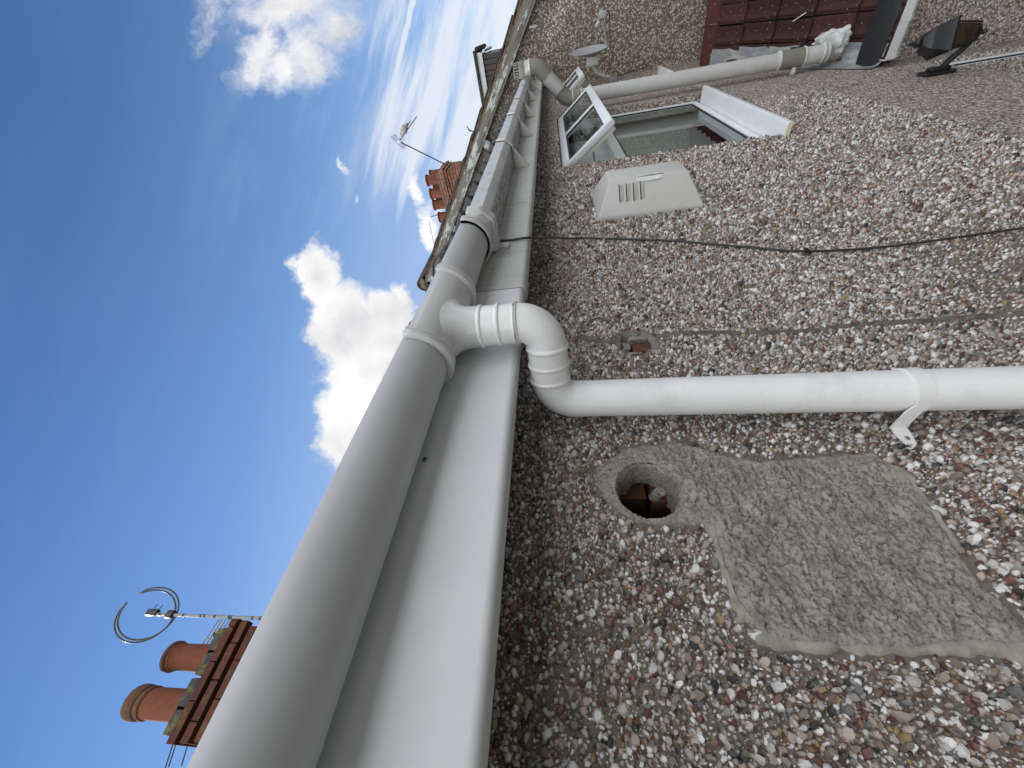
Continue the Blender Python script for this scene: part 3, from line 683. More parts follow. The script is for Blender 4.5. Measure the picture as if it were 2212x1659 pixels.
# square gutter
sg = empty('square_gutter', (1.08, YC, ZS), 'weathered white square-profile gutter with grimy underside running to the soil pipe', 'gutter')
def zsq(x): return .0022 * (x - 1.08)
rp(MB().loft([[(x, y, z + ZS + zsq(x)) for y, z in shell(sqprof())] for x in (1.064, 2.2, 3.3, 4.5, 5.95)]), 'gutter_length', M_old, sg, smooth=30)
rp(MB().box(1.9, 1.9 + .001, 0, .001, 0, .001), 'x', M_old, sg) if False else None
for xb, kind in ((1.86, 'bracket'), (2.47, 'union'), (3.05, 'bracket'), (3.75, 'bracket'), (4.4, 'union'), (5.2, 'bracket')):
    wdt = .030 if kind == 'bracket' else .05
    rr = []
    for x, g in ((xb, .001), (xb, .0045), (xb + .003, .006), (xb + wdt - .003, .006), (xb + wdt, .0045), (xb + wdt, .001)):
        rr.append([(x, y, z + ZS + zsq(xb)) for y, z in shell(sqprof(g=g), .001)])
    b_ = rp(MB().loft(rr), 'gutter_' + kind, M_oldcap, sg, smooth=35)
    rp(MB().add([(xb + .004, YC - .02, ZS - .0675), (xb + .004, YF - .002, ZS - .0675), (xb + .004, YF - .002, ZS - .125), (xb + .03, YC - .02, ZS - .0675), (xb + .03, YF - .002, ZS - .0675), (xb + .03, YF - .002, ZS - .125)], [(0, 1, 2), (3, 5, 4), (0, 3, 4, 1), (1, 4, 5, 2), (2, 5, 3, 0)]), 'bracket_web', M_oldcap, sg)

# ------------------------------------------------------------------ downpipe with swan neck
dp = empty('downpipe', (.32, -.065, GZ), 'white round downpipe with swan neck bends dropping from the gutter outlet', 'downpipe')
PR = .034; SR = .0378
A0 = Vector((OX, YC, 0)); B0 = Vector((.549, -.066, 0)); dh = (B0 - A0); Lh = dh.length; dh.normalize()
zt1 = zc - .100; zh = .042; br = .050
top_st = [(OX, YC, z) for z in (zt1 + .004, zh + br)]
rp(MB().tube([(OX, YC, zc - .09), (OX, YC, zh + br)], SR, 40), 'spigot_collar', M_gloss, dp, smooth=50)
bend1 = arc(A0 + Vector((0, 0, zh + br)) + dh * br, br, math.pi, math.pi * 1.5, 14, dh, (0, 0, 1))
rp(MB().tube(bend1, SR - .0012, 40), 'bend', M_pipe, dp, smooth=50)
ha, hb_ = bend1[-1], B0 + Vector((0, 0, zh)) - dh * br
rp(MB().tube([ha, hb_], SR, 40), 'offset_collar', M_gloss, dp, smooth=50)
tilt = Vector((-.048, 0, -1)).normalized()
bend2 = arc(B0 + Vector((0, 0, zh - br)) - dh * br, br, math.pi / 2, 0, 14, dh, (0, 0, 1))
rp(MB().tube(bend2, SR - .0012, 40), 'bend', M_pipe, dp, smooth=50)
p0 = bend2[-1]
rp(MB().tube([p0 + Vector((0, 0, .004)), p0 + tilt * .012], SR - .0008, 40), 'pipe_socket', M_pipe, dp, smooth=50)
rp(MB().tube([p0 + tilt * .012, p0 + tilt * 4.6], PR + .0022, 48), 'pipe', M_pipe, dp, smooth=50)
rp(MB().tube([p0 + tilt * .0105, p0 + tilt * .0125], SR - .0022, 40), 'joint_gap', M_dark, dp)
def rim(c, ax, r=SR, wd=.0045, h=.0026):
    return MB().lathe([(r - .001, -wd), (r + h * .55, -wd * .85), (r + h, -wd * .35), (r + h, wd * .35), (r + h * .55, wd * .85), (r - .001, wd)], c, ax, 44)
for zz in (zc - .104, zc - .137, zc - .130 - .0385): 
    if zz > zh + br - .004: rp(rim((OX, YC, zz), (0, 0, 1)), 'rim', M_gloss, dp, smooth=50)
rp(rim((OX, YC, zh + br + .002), (0, 0, 1)), 'rim', M_gloss, dp, smooth=50)
for k in (.02, .52, .98): rp(rim(ha + (hb_ - ha) * k, dh), 'rim', M_gloss, dp, smooth=50)
# pipe clip: strap round the pipe and a leg to the wall
zk = -.575; kx = p0.x - .048 * (p0.z - zk); kc = Vector((kx, B0.y, zk)); sr_ = PR + .0042
pth = [(kc.x + sr_ * math.cos(a), kc.y + sr_ * math.sin(a)) for a in [math.radians(75 - 250 * i / 22) for i in range(23)]]
pth += [(kc.x - .0405, kc.y + .008), (.484, -.0125), (.470, -.0105), (.448, -.0105)]
st = []
for i, (x, y) in enumerate(pth):
    a = pth[max(i - 1, 0)]; b = pth[min(i + 1, len(pth) - 1)]; tx_, ty_ = b[0] - a[0], b[1] - a[1]; l = math.hypot(tx_, ty_); nx_, ny_ = ty_ / l * .0013, -tx_ / l * .0013
    zo = zk + (.012 if i > 23 else .010 * max(0, i - 22)); hw = .0125 if i < len(pth) - 1 else .008
    st.append([(x - nx_, y - ny_, zo - hw), (x + nx_, y + ny_, zo - hw), (x + nx_, y + ny_, zo + hw), (x - nx_, y - ny_, zo + hw)])
ck = rp(MB().loft(st), 'pipe_clip', M_gloss, dp, smooth=40)
o = MB().lathe([(.001, 0), (.0042, 0), (.0042, .001), (.0025, .0022), (.0001, .0022)], (.460, -.0118, zk + .012), (0, -1, 0), 16).build('screw', M_screw, ck, smooth=40); bpy.context.view_layer.update(); o.matrix_parent_inverse = ck.matrix_world.inverted()

# ------------------------------------------------------------------ black cable
def smoothpath(pts, n=8):
    P = [Vector(p) for p in pts]; out = []
    for i in range(len(P) - 1):
        a, b, c_, d_ = P[max(i - 1, 0)], P[i], P[i + 1], P[min(i + 2, len(P) - 1)]
        for k in range(n):
            t_ = k / n; out.append(.5 * ((2 * b) + (c_ - a) * t_ + (2 * a - 5 * b + 4 * c_ - d_) * t_ ** 2 + (3 * b - a - 3 * c_ + d_) * t_ ** 3))
    return out + [P[-1]]
cpts = [(1.02, -.17, .33), (1.06, -.181, .28), (1.092, -.182, .20), (1.094, -.181, .15), (1.10, -.179, .096), (1.18, -.14, .065), (1.274, -.10, .037), (1.38, -.045, -.010), (1.44, -.014, -.055), (1.435, -.011, -.10), (1.39, -.011, -.222), (1.335, -.010, -.37), (1.235, -.010, -.558), (1.16, -.010, -.712), (1.135, -.010, -.893), (1.143, -.010, -1.069), (1.157, -.010, -1.257), (1.17, -.010, -1.6), (1.16, -.010, -2.4), (1.17, -.01, -3.6), (1.17, -.01, GZ)]
cb = tag(MB().tube(smoothpath(cpts, 7), .0034, 10).build('cable', M_cable, None, smooth=60), 'thin black cable that leaves the gutter and snakes down the wall', 'cable')
part(MB().box(1.148, 1.172, -.016, -.001, -.722, -.712), 'cable_clip', M_black, cb, bevel=.002)

# ------------------------------------------------------------------ vent cover on the wall
vc = empty('vent_cover', (1.75, 0, -.35), 'stone-grey tapered plastic vent cover with four slots, left of the window', 'vent cover')
bx = [(1.602, -.148), (1.93, -.148), (1.93, -.55), (1.602, -.55)]
fx = [(1.688, -.203), (1.835, -.203), (1.835, -.497), (1.688, -.497)]
m_ = MB().loft([[(x, .004, z) for x, z in bx], [(x, -.016, z) for x, z in bx], [(x, -.122, z) for x, z in fx]])
body = rp(m_, 'housing', M_vent, vc, bevel=.006, seg=3)
# slots on the sloping left face
pA, pB = Vector((1.602, -.016, 0)), Vector((1.688, -.122, 0)); nrm = Vector((pA - pB).cross(Vector((0, 0, 1)))).normalized()
if nrm.x > 0: nrm = -nrm
fd = (pB - pA).normalized()
for i in range(4):
    z = -.238 - i * .027
    a = pA + (pB - pA) * .36; b = pA + (pB - pA) * .88
    a.z = b.z = z
    rp(MB().loft([[a + nrm * .0004, a + nrm * .0004 - Vector((0, 0, .012)), a - nrm * .002], [a + fd * .01 + nrm * .007, a + fd * .01 + nrm * .0012 - Vector((0, 0, .014)), a + fd * .01 - nrm * .002], [b - fd * .01 + nrm * .007, b - fd * .01 + nrm * .0012 - Vector((0, 0, .014)), b - fd * .01 - nrm * .002], [b + nrm * .0004, b + nrm * .0004 - Vector((0, 0, .012)), b - nrm * .002]]), 'louvre', M_vent, vc)
    rp(MB().add([a + nrm * .0006 + Vector((0, 0, .004)), b + nrm * .0006 + Vector((0, 0, .004)), b + nrm * .0006, a + nrm * .0006], [(0, 1, 2, 3)]), 'slot', M_dark, vc)
tp_ = [(1.690, -.300), (1.692, -.345), (1.690, -.40), (1.70, -.408), (1.715, -.400), (1.722, -.36), (1.716, -.315), (1.70, -.305)]
rp(MB().add([(x, -.1235 - .002 * math.sin(i), z) for i, (x, z) in enumerate(tp_)], [tuple(range(8))]), 'peeling_film', M_tape, vc)
e1_ = pA + (pB - pA) * .90 + nrm * .0012; e2_ = pA + (pB - pA) * 1.0 + nrm * .0012
pl = [(e2_, -.300), (e1_, -.305), (pA + (pB - pA) * .86 + nrm * .004, -.345), (pA + (pB - pA) * .88 + nrm * .005, -.385), (e1_, -.405), (e2_, -.40)]
rp(MB().add([(p.x, p.y, z) for p, z in pl], [tuple(range(6))]), 'peeling_film', M_tape, vc)

# ------------------------------------------------------------------ soil vent pipe
sv = empty('soil_pipe', (4.15, -.1, -2.4), 'thick grey-white soil vent pipe with elbows and a slotted cage on top', 'pipe')
r_ = .055; xs_ = 4.15
la = Vector((xs_, -.098, -.115)); ub = Vector((xs_ + .01, -.352, .105))
sd_ = (ub - la).normalized()
rp(MB().tube([(xs_ - .02, -.098, -1.80), (xs_, -.098, -.24)], r_, 40), 'pipe', M_soil, sv, smooth=50)
rp(MB().tube([la + sd_ * .06, ub - sd_ * .05], r_, 40), 'pipe', M_soil, sv, smooth=50)
def elbow(p, da, db, la_, lb_, rr=.060):
    q = [p - Vector(da) * la_, p - Vector(da) * (la_ * .45)]; a, b = p - Vector(da) * (la_ * .45), p + Vector(db) * (lb_ * .45)
    for i in range(1, 6):
        k = i / 6; q.append(a * (1 - k) ** 2 + p * 2 * k * (1 - k) + b * k * k)
    return MB().tube(q + [b, p + Vector(db) * lb_], rr, 40)
zu = Vector((0, 0, 1))
e_lo = rp(elbow(la, zu, sd_, .13, .085), 'elbow', M_grey, sv, smooth=50)
e_up = rp(elbow(ub, sd_, zu, .10, .075), 'elbow', M_grey, sv, smooth=50)
for c_, ax_ in ((la - zu * .13, zu), (la - zu * .055, zu), (la + sd_ * .08, sd_), (ub + zu * .07, zu)): rp(rim(c_, ax_, .060, .007, .005), 'rim', M_soil if ax_ is zu else M_grey, sv, smooth=50)
rp(MB().tube([ub + zu * .05, ub + zu * .125], r_, 40), 'pipe', M_soil, sv, smooth=50)
rp(MB().lathe([(.0585, .115), (.0595, .118), (.0595, .155), (.054, .158)], ub, (0, 0, 1), 40), 'cage_collar', M_grey, sv, smooth=50)
for i in range(16):
    a = 2 * math.pi * i / 16; p = ub + Vector((math.cos(a) * .051, math.sin(a) * .051, .152)); q = ub + Vector((math.cos(a) * .047, math.sin(a) * .047, .205))
    rp(MB().tube([p, q], .0042, 6), 'cage_bar', M_grey, sv)
rp(MB().lathe([(.0, .207), (.046, .205), (.050, .200), (.046, .197), (.0, .199)], ub, (0, 0, 1), 32), 'cage_top', M_grey, sv, smooth=50)
zb = -1.80
for z0, z1, rr, mm in ((-1.97, -1.79, .062, M_grey), (-2.12, -1.97, .0585, M_soil), (-2.30, -2.12, .062, M_grey)):
    rp(MB().tube([(xs_ - .02, -.1, z0), (xs_ - .02, -.1, z1)], rr, 40), 'collar', mm, sv, smooth=50)
for z in (-1.79, -1.97, -2.10, -2.13, -2.29): rp(rim((xs_ - .02, -.1, z), (0, 0, 1), .062, .008, .005), 'rim', M_soil, sv, smooth=50)
rp(MB().tube([(xs_ - .02, -.1, -2.5), (xs_ - .02, -.1, -2.29)], .058, 32), 'base_collar', M_black, sv, smooth=50)
rp(MB().box(4.10, 4.13, -.06, .0, -1.93, -1.90), 'pipe_stub', M_oldcap, sv, bevel=.006)

# ------------------------------------------------------------------ neighbour wing with gable and bargeboard
gb = empty('gabled_wing', (7, 2, GZ), 'brown pebbledashed gabled wing with flaking bargeboard at the far end', 'building')
def gp(mb, name, mat, par=gb, **k): return part(mb, name, mat, par, **k)
GX = 6.05; RYg, RZg = 2.36, 2.385; sl_ = .677
def gzv(y): return RZg - abs(y - RYg) * sl_
YA, YB = -3.2, 6.0
gp(MB().add([(GX, YA, GZ), (GX, YB, GZ), (GX, YB, gzv(YB)), (GX, RYg, RZg), (GX, YA, gzv(YA)), (14, YA, GZ), (14, YB, GZ), (14, YB, gzv(YB)), (14, RYg, RZg), (14, YA, gzv(YA))], [(0, 4, 3, 2, 1), (0, 5, 9, 4), (1, 2, 7, 6), (5, 6, 7, 8, 9)]), 'wall', M_gable)
pit = math.atan(sl_)
bl_ = (RYg - YA) / math.cos(pit)
for sgn, nm in ((-1, 'near'), (1, 'far')):
    rf = gp(MB().box(5.93, 14, 0, bl_, .0, .03), 'roof', M_vtile)
    Mx = Matrix.Translation((0, RYg, RZg)) @ (Matrix.Rotation(math.pi, 4, 'Z') if False else Matrix.Identity(4))
    rf.rotation_euler = (-pit if sgn > 0 else pit + math.pi, 0, 0) if sgn > 0 else (0, 0, 0)
    me = rf.data
    Mx = Matrix.Translation((0, RYg, RZg)) @ (Matrix.Rotation(-pit, 4, 'X') if sgn > 0 else Matrix.Scale(-1, 4, (0, 1, 0)) @ Matrix.Rotation(-pit, 4, 'X'))
    rf.rotation_euler = (0, 0, 0); me.transform(Mx); 
    if sgn < 0: me.flip_normals()
def barge(sgn):
    L = bl_ if sgn < 0 else 2.6
    m1 = MB().box(-.014, .014, 0, L, -.115, .0)
    b_ = m1.build('bargeboard', M_barge, gb, bevel=.004)
    b2 = MB().box(-.020, -.0145, .0, L, -.088, -.082).box(-.020, -.0145, 0, L, -.115, -.102).build('moulding', M_barge, b_, bevel=.002)
    Mx = Matrix.Translation((5.905, RYg, RZg)) @ (Matrix.Rotation(-pit, 4, 'X') if sgn > 0 else Matrix.Rotation(math.pi, 4, 'Z') @ Matrix.Rotation(-pit, 4, 'X'))
    if sgn < 0: b2.data.transform(Matrix.Scale(-1, 4, (1, 0, 0))); b2.data.flip_normals()
    b_.matrix_parent_inverse = inv(gb); b_.matrix_basis = Mx; b2.matrix_parent_inverse = Matrix.Identity(4)
    return b_
bb = barge(-1); bb['label'] = 'grey timber bargeboard with pale green paint flaking off'
barge(1)
# soffit return, verge mortar and stepped verge tiles
Mn = Matrix.Translation((0, RYg, RZg)) @ Matrix.Scale(-1, 4, (0, 1, 0)) @ Matrix.Rotation(-pit, 4, 'X')
Mf = Matrix.Translation((0, RYg, RZg)) @ Matrix.Rotation(-pit, 4, 'X')
for M_, ln in ((Mn, bl_), (Mf, 2.6)):
    gp(MB().box(5.92, GX + .02, 0, ln, -.03, -.002, M_), 'soffit', M_barge)
    gp(MB().box(5.889, 5.96, 0, ln, .001, .030, M_), 'verge_mortar', M_verge)
    k = 0; y = .16
    while y < ln - .1:
        Mt = M_ @ rot_about('X', math.radians(3.0), (0, y, .04))
        gp(MB().box(5.868, 6.3, y - .02, y + .36, .036, .054, Mt), 'verge_tile', M_vtile, bevel=.003)
        gp(MB().box(5.878, 5.95, y + .10, y + .34, .018, .034, Mt), 'verge_slip', M_verge)
        y += .315
rt = [(RYg + .125 * math.cos(a), RZg + .005 + .135 * math.sin(a)) for a in [math.pi * i / 14 for i in range(15)]] + [(RYg + .108 * math.cos(a), RZg + .005 + .115 * math.sin(a)) for a in [math.pi * (14 - i) / 14 for i in range(15)]]
for i in range(8): gp(MB().sweepx(rt, [(5.855 + i * .45, 0, 0), (5.855 + i * .45 + .445, 0, .004)]), 'ridge_tile', M_vtile, smooth=40)
gp(MB().sweepx([(RYg + .106 * math.cos(a), RZg + .005 + .112 * math.sin(a)) for a in [math.pi * i / 12 for i in range(13)]], [(5.875, 0, 0), (5.93, 0, 0)]), 'ridge_mortar', M_verge)
for yy in (.38, 1.43): gp(MB().box(5.90, 6.1, -.05, .05, -.20, -.116, Mn @ Matrix.Translation((0, (RYg - yy) / math.cos(pit), 0))), 'purlin_end', M_lead, bevel=.006)
gp(MB().box(6.01, 6.05, -.60, -.575, .13, .22), 'bracket_stub', M_oldcap, bevel=.004)
# grey cable end that hangs from the bargeboard near the ridge
tag(MB().tube(smoothpath([(5.90, 1.66, 1.50), (5.85, 1.75, 1.64), (5.84, 1.79, 1.75), (5.83, 1.815, 1.86), (5.83, 1.885, 2.03), (5.83, 1.98, 2.111), (5.83, 2.09, 2.152), (5.84, 2.21, 2.185), (5.86, 2.30, 2.17)], 6), .020, 8).build('cable_loop', M_cable, None, smooth=60), 'dark cable looping over the bargeboard near its peak', 'cable')

# ------------------------------------------------------------------ satellite dish
sdh = empty('satellite_dish', (5.6, 0, -.66), 'small grey satellite dish on a bent wall bracket in the corner', 'satellite dish')
dc = Vector((5.52, -.275, -.42)); nd = Vector((-.10, -.98, .02)).normalized()
uu = Vector((1, 0, 0)); uu = (uu - nd * uu.dot(nd)).normalized(); vv = nd.cross(uu)
rings = []
for off in (0, -.008):
    for k in range(7):
        r0 = .20 * k / 6
        rings.append([dc + (uu * math.cos(a) * r0 * .92 + vv * math.sin(a) * r0) + nd * (.045 * (k / 6) ** 2 + off) for a in [2 * math.pi * i / 32 for i in range(32)]])
rp(MB().loft(rings[:7] + rings[7:][::-1], True, False), 'reflector', M_dish, sdh, smooth=50)
lnb = Vector((5.5, -.575, -.555))
low = dc - vv * .19 * (1 if vv.z > 0 else -1) + nd * .03
rp(MB().tube([low, lnb + Vector((0, .06, -.01))], .011, 8), 'arm', M_galv, sdh)
rp(MB().box(-.028, .028, -.03, .03, -.035, .035, Matrix.Translation(lnb) @ Matrix.Rotation(.3, 4, 'X')), 'receiver', M_dish, sdh, bevel=.006)
rp(MB().lathe([(.0, 0), (.02, 0), (.026, .05), (.0, .05)], lnb + Vector((0, .045, .03)), (0, .8, .5), 16), 'receiver_horn', M_dish, sdh, smooth=40)
rp(MB().box(-.04, .04, -.03, .05, -.07, .05, Matrix.Translation(dc + Vector((0, .045, -.02)))), 'clamp', M_oldcap, sdh, bevel=.008)
rp(MB().tube(smoothpath([dc + Vector((.01, .06, -.03)), (5.55, -.165, -.47), (5.57, -.11, -.50), (5.585, -.07, -.57), (5.59, -.045, -.65)], 5), .016, 12), 'bracket_arm', M_oldcap, sdh, smooth=50)
rp(MB().box(5.55, 5.63, -.05, .0, -.73, -.63), 'wall_plate', M_galv, sdh, bevel=.006)
rp(MB().tube(smoothpath([lnb + Vector((0, -.02, -.03)), lnb + Vector((0, .02, -.07)), low + Vector((0, 0, -.03)), low + Vector((.03, .10, -.06)), (5.58, -.06, -.60), (5.60, -.035, -.70), (5.70, -.03, -.78), (5.9, -.03, -.98), (6.03, -.03, -1.12)], 6), .005, 6), 'lead_cable', M_cable, sdh, smooth=60)

# ------------------------------------------------------------------ outbuilding with red tiles
ob = empty('outbuilding', (5, -.8, GZ), 'low outbuilding with dark red lichen-spotted tile roof against the house wall', 'outbuilding')
ra = Vector((5.45, 0, -1.62)); rb = Vector((3.83, 0, -2.39)); sdv = (rb - ra).normalized(); slen = (rb - ra).length; nv = Vector((-sdv.z, 0, sdv.x)); nv = nv if nv.z > 0 else -nv
YE = -1.7
gp(MB().add([(3.95, -.001, GZ), (3.95, YE, GZ), (3.95, YE, -2.42), (3.95, -.001, -2.42)], [(0, 1, 2, 3)]), 'wall', M_lowdash, ob)
gp(MB().add([(5.45, -.002, -1.67), (5.45, YE, -1.67), (3.86, YE, -2.425), (3.86, -.002, -2.425), (6.04, -.002, -1.95), (6.04, YE, -1.95)], [(0, 1, 2, 3), (0, 4, 5, 1)]), 'roof_deck', M_dark, ob)
# local tile: x along slope (down), y across
wT, lT = .150, .385
pr = []
for i in range(13):
    u_ = i / 12; y = -wT / 2 + (wT - .011) * u_
    h = .014 * max(0, 1 - abs(u_ - .80) / .14) + .004 * math.cos(u_ * math.pi * 2)
    pr.append((y, h))
ring = pr + [(y, h - .024) for y, h in reversed(pr)]
tme = MB().loft([[(0, y, h) for y, h in ring], [(lT * .5, y, h) for y, h in ring], [(lT - .004, y, h + .001) for y, h in ring], [(lT, y, h - .003) for y, h in ring]], True, True)
pt = tme.build('roof_tile', M_tile, ob, smooth=35)
B3 = Matrix((sdv, Vector((0, 1, 0)), nv)).transposed().to_4x4()
cnt = 0; gauge = .348
for rw in range(5):
    for cl_ in range(11):
        yy = -.085 - cl_ * wT
        o = pt if cnt == 0 else pt.copy()
        if cnt: C.objects.link(o)
        p = ra + sdv * (.085 + rw * gauge) + nv * (.006); p.y = yy + random.uniform(-.003, .003)
        o.parent = ob; o.matrix_parent_inverse = inv(ob)
        o.matrix_basis = Matrix.Translation(p) @ B3 @ Matrix.Rotation(math.radians(-3.2) + random.uniform(-.008, .008), 4, 'Y') @ Matrix.Rotation(random.uniform(-.012, .012), 4, 'Z') @ Matrix.Translation((0, 0, .012))
        cnt += 1
for i in range(5):
    y1 = -.012 - i * .33
    rp_ = [(5.45 + .13 * math.cos(a), -1.66 + .085 * math.sin(a)) for a in [math.pi * (-.05 + 1.10 * k / 12) for k in range(13)]] + [(5.45 + .115 * math.cos(a), -1.66 + .07 * math.sin(a)) for a in [math.pi * (1.05 - 1.10 * k / 12) for k in range(13)]]
    gp(MB().loft([[(x, y, z) for x, z in rp_] for y in (y1, y1 - .318)]), 'ridge_tile', M_ridge, ob, smooth=40)
    gp(MB().box(5.33, 5.56, y1 - .328, y1 - .319, -1.67, -1.59), 'ridge_joint', M_verge, ob)
# lead soakers up the wall
lv = []
for i in range(33):
    k = i / 32; p = ra + sdv * (.12 + (slen - .10) * k)
    w1, w2 = .004 * noise.noise(Vector((k * 9, 0, 0))), .018 * noise.noise(Vector((k * 7, 3, 0)))
    lv.append([p + nv * (.13 + .5 * w2) + Vector((0, -.006, 0)), p + nv * (.075 + w2) + Vector((0, -.010 + w1, 0)), p + nv * .045 + Vector((0, -.030 + w1, 0)), p + nv * (.042 + w1) + Vector((0, -.10 + w2, 0)), p + nv * (.037 + w1) + Vector((0, -.145 + w2 * 1.5, 0))])
gp(MB().loft(lv, False, False), 'lead_flashing', M_lead, ob, smooth=60)
fl_ = []
for i in range(12):
    k = i / 11; p = rb - sdv * .04 + nv * .062; y = -.012 - 1.6 * k
    fl_.append([p + Vector((.10, y, .045 + .006 * math.sin(i * 2.1))), p + Vector((.02, y, .022)), p + Vector((-.025, y, -.006)), p + Vector((-.04, y, -.04 + .006 * math.sin(i * 1.7)))])
gp(MB().loft(fl_, False, False), 'roofing_felt', M_black, ob, smooth=60)
gp(MB().box(3.925, 3.949, -.47, -.33, -2.98, -2.91), 'air_brick', M_rust, ob, bevel=.004)
# low white gutter of the outbuilding
lg = empty('outbuilding_gutter', (3.78, -.8, -2.4), 'short clean white square gutter below the red tiles', 'gutter')
gpr = [(3.735, -2.345), (3.735, -2.40), (3.755, -2.425), (3.83, -2.425), (3.83, -2.345), (3.826, -2.345), (3.826, -2.420), (3.757, -2.420), (3.739, -2.398), (3.739, -2.345)]
gp(MB().loft([[(x, y, z) for x, z in gpr] for y in (-.045, -1.68)]), 'gutter_length', M_new, lg, smooth=30)
for y in (-.05, -.245, -.95, -1.5):
    gq = [(3.728, -2.34), (3.728, -2.403), (3.751, -2.432), (3.836, -2.432), (3.836, -2.34)]
    gp(MB().loft([[(x, yy, z) for x, z in gq + [(a + (3.78 - a) * .08, b + (-2.36 - b) * .08) for a, b in reversed(gq)]] for yy in (y, y - .03)]), 'gutter_bracket', M_new, lg, smooth=30)
gp(MB().loft([[(x, yy, z) for x, z in [(3.735, -2.345), (3.735, -2.40), (3.755, -2.425), (3.83, -2.425), (3.83, -2.345)]] for yy in (-.042, -.046)]), 'end_cap', M_new, lg)
# crumpled bag and debris on the tiles
bmx = bmesh.new(); bmesh.ops.create_icosphere(bmx, subdivisions=4, radius=1)
bp = ra + sdv * 1.42 + nv * .075 + Vector((0, -.16, 0))
for v in bmx.verts:
    q = v.co.copy(); k = 1 + .38 * noise.fractal(q * 1.6, 1, 2, 4)
    v.co = bp + sdv * q.x * .135 * k + Vector((0, 1, 0)) * q.y * .075 * k * (1 + .4 * q.x) + nv * q.z * .042 * k
me = bpy.data.meshes.new('plastic_bag'); bmx.to_mesh(me); bmx.free()
tag(link('plastic_bag', me, M_bag, None, 50), 'crumpled pale plastic bag lying on the red tiles', 'bag')
bmx = bmesh.new(); bmesh.ops.create_icosphere(bmx, subdivisions=3, radius=1)
bp = ra + sdv * 1.18 + nv * .05 + Vector((0, -.10, 0))
for v in bmx.verts:
    q = v.co.copy(); k = 1 + .4 * noise.fractal(q * 1.4 + Vector((4, 0, 0)), 1, 2, 3); v.co = bp + sdv * q.x * .13 * k + Vector((0, 1, 0)) * q.y * .05 * k + nv * q.z * .028 * k
me = bpy.data.meshes.new('black_sack'); bmx.to_mesh(me); bmx.free()
tag(link('black_sack', me, M_black, None, 50), 'scrap of black sacking on the red tiles beside the soil pipe', 'sack')
sp = ra + sdv * 1.0 + nv * .055
tag(MB().tube([sp + Vector((0, -.30, 0)), sp + sdv * .11 + Vector((0, -.345, .006))], .004, 6).build('white_stick', M_new), 'thin white stick lying on the red tiles', 'stick')

# ------------------------------------------------------------------ wall lantern
ln_ = empty('wall_lantern', (3.27, 0, -2.4), 'black wall lantern with smoky amber glass on a curved arm', 'lantern')
rp(MB().box(3.225, 3.31, -.020, .004, -2.47, -2.30), 'back_plate', M_black, ln_, bevel=.008)
rp(MB().box(3.24, 3.295, -.040, -.018, -2.44, -2.33), 'boss', M_black, ln_, bevel=.008)
apth = smoothpath([(3.265, -.03, -2.40), (3.262, -.07, -2.425), (3.245, -.12, -2.46), (3.225, -.165, -2.475), (3.215, -.195, -2.45)], 6)
rp(MB().tube(apth, [.020 - .009 * i / (len(apth) - 1) for i in range(len(apth))], 10), 'arm', M_black, ln_, smooth=50)
lc = Vector((3.21, -.185, 0))
rp(MB().lathe([(.0, -2.515), (.010, -2.51), (.014, -2.498), (.008, -2.488), (.018, -2.478), (.022, -2.462), (.045, -2.452), (.045, -2.444), (.0, -2.444)], lc, n=16), 'finial', M_black, ln_, smooth=40)
def sq(r, z, rot=.35): return [lc + Vector((r * math.cos(rot + math.pi / 2 * i + math.pi / 4), r * math.sin(rot + math.pi / 2 * i + math.pi / 4), z)) for i in range(4)]
rp(MB().loft([sq(.052, -2.444), sq(.080, -2.285)]), 'glass', M_amber, ln_, bevel=.004)
for i in range(4):
    a, b = sq(.057, -2.446)[i], sq(.086, -2.282)[i]
    rp(MB().tube([a, b], .005, 6), 'glazing_bar', M_black, ln_)
rp(MB().loft([sq(.112, -2.300), sq(.114, -2.288), sq(.078, -2.235), sq(.074, -2.215), sq(.054, -2.195), sq(.02, -2.178)]), 'hood', M_black, ln_, smooth=30)
rp(MB().lathe([(.02, -2.17), (.024, -2.155), (.01, -2.145), (.012, -2.135), (.004, -2.11), (.0, -2.10)], lc, n=12), 'spike', M_black, ln_, smooth=40)

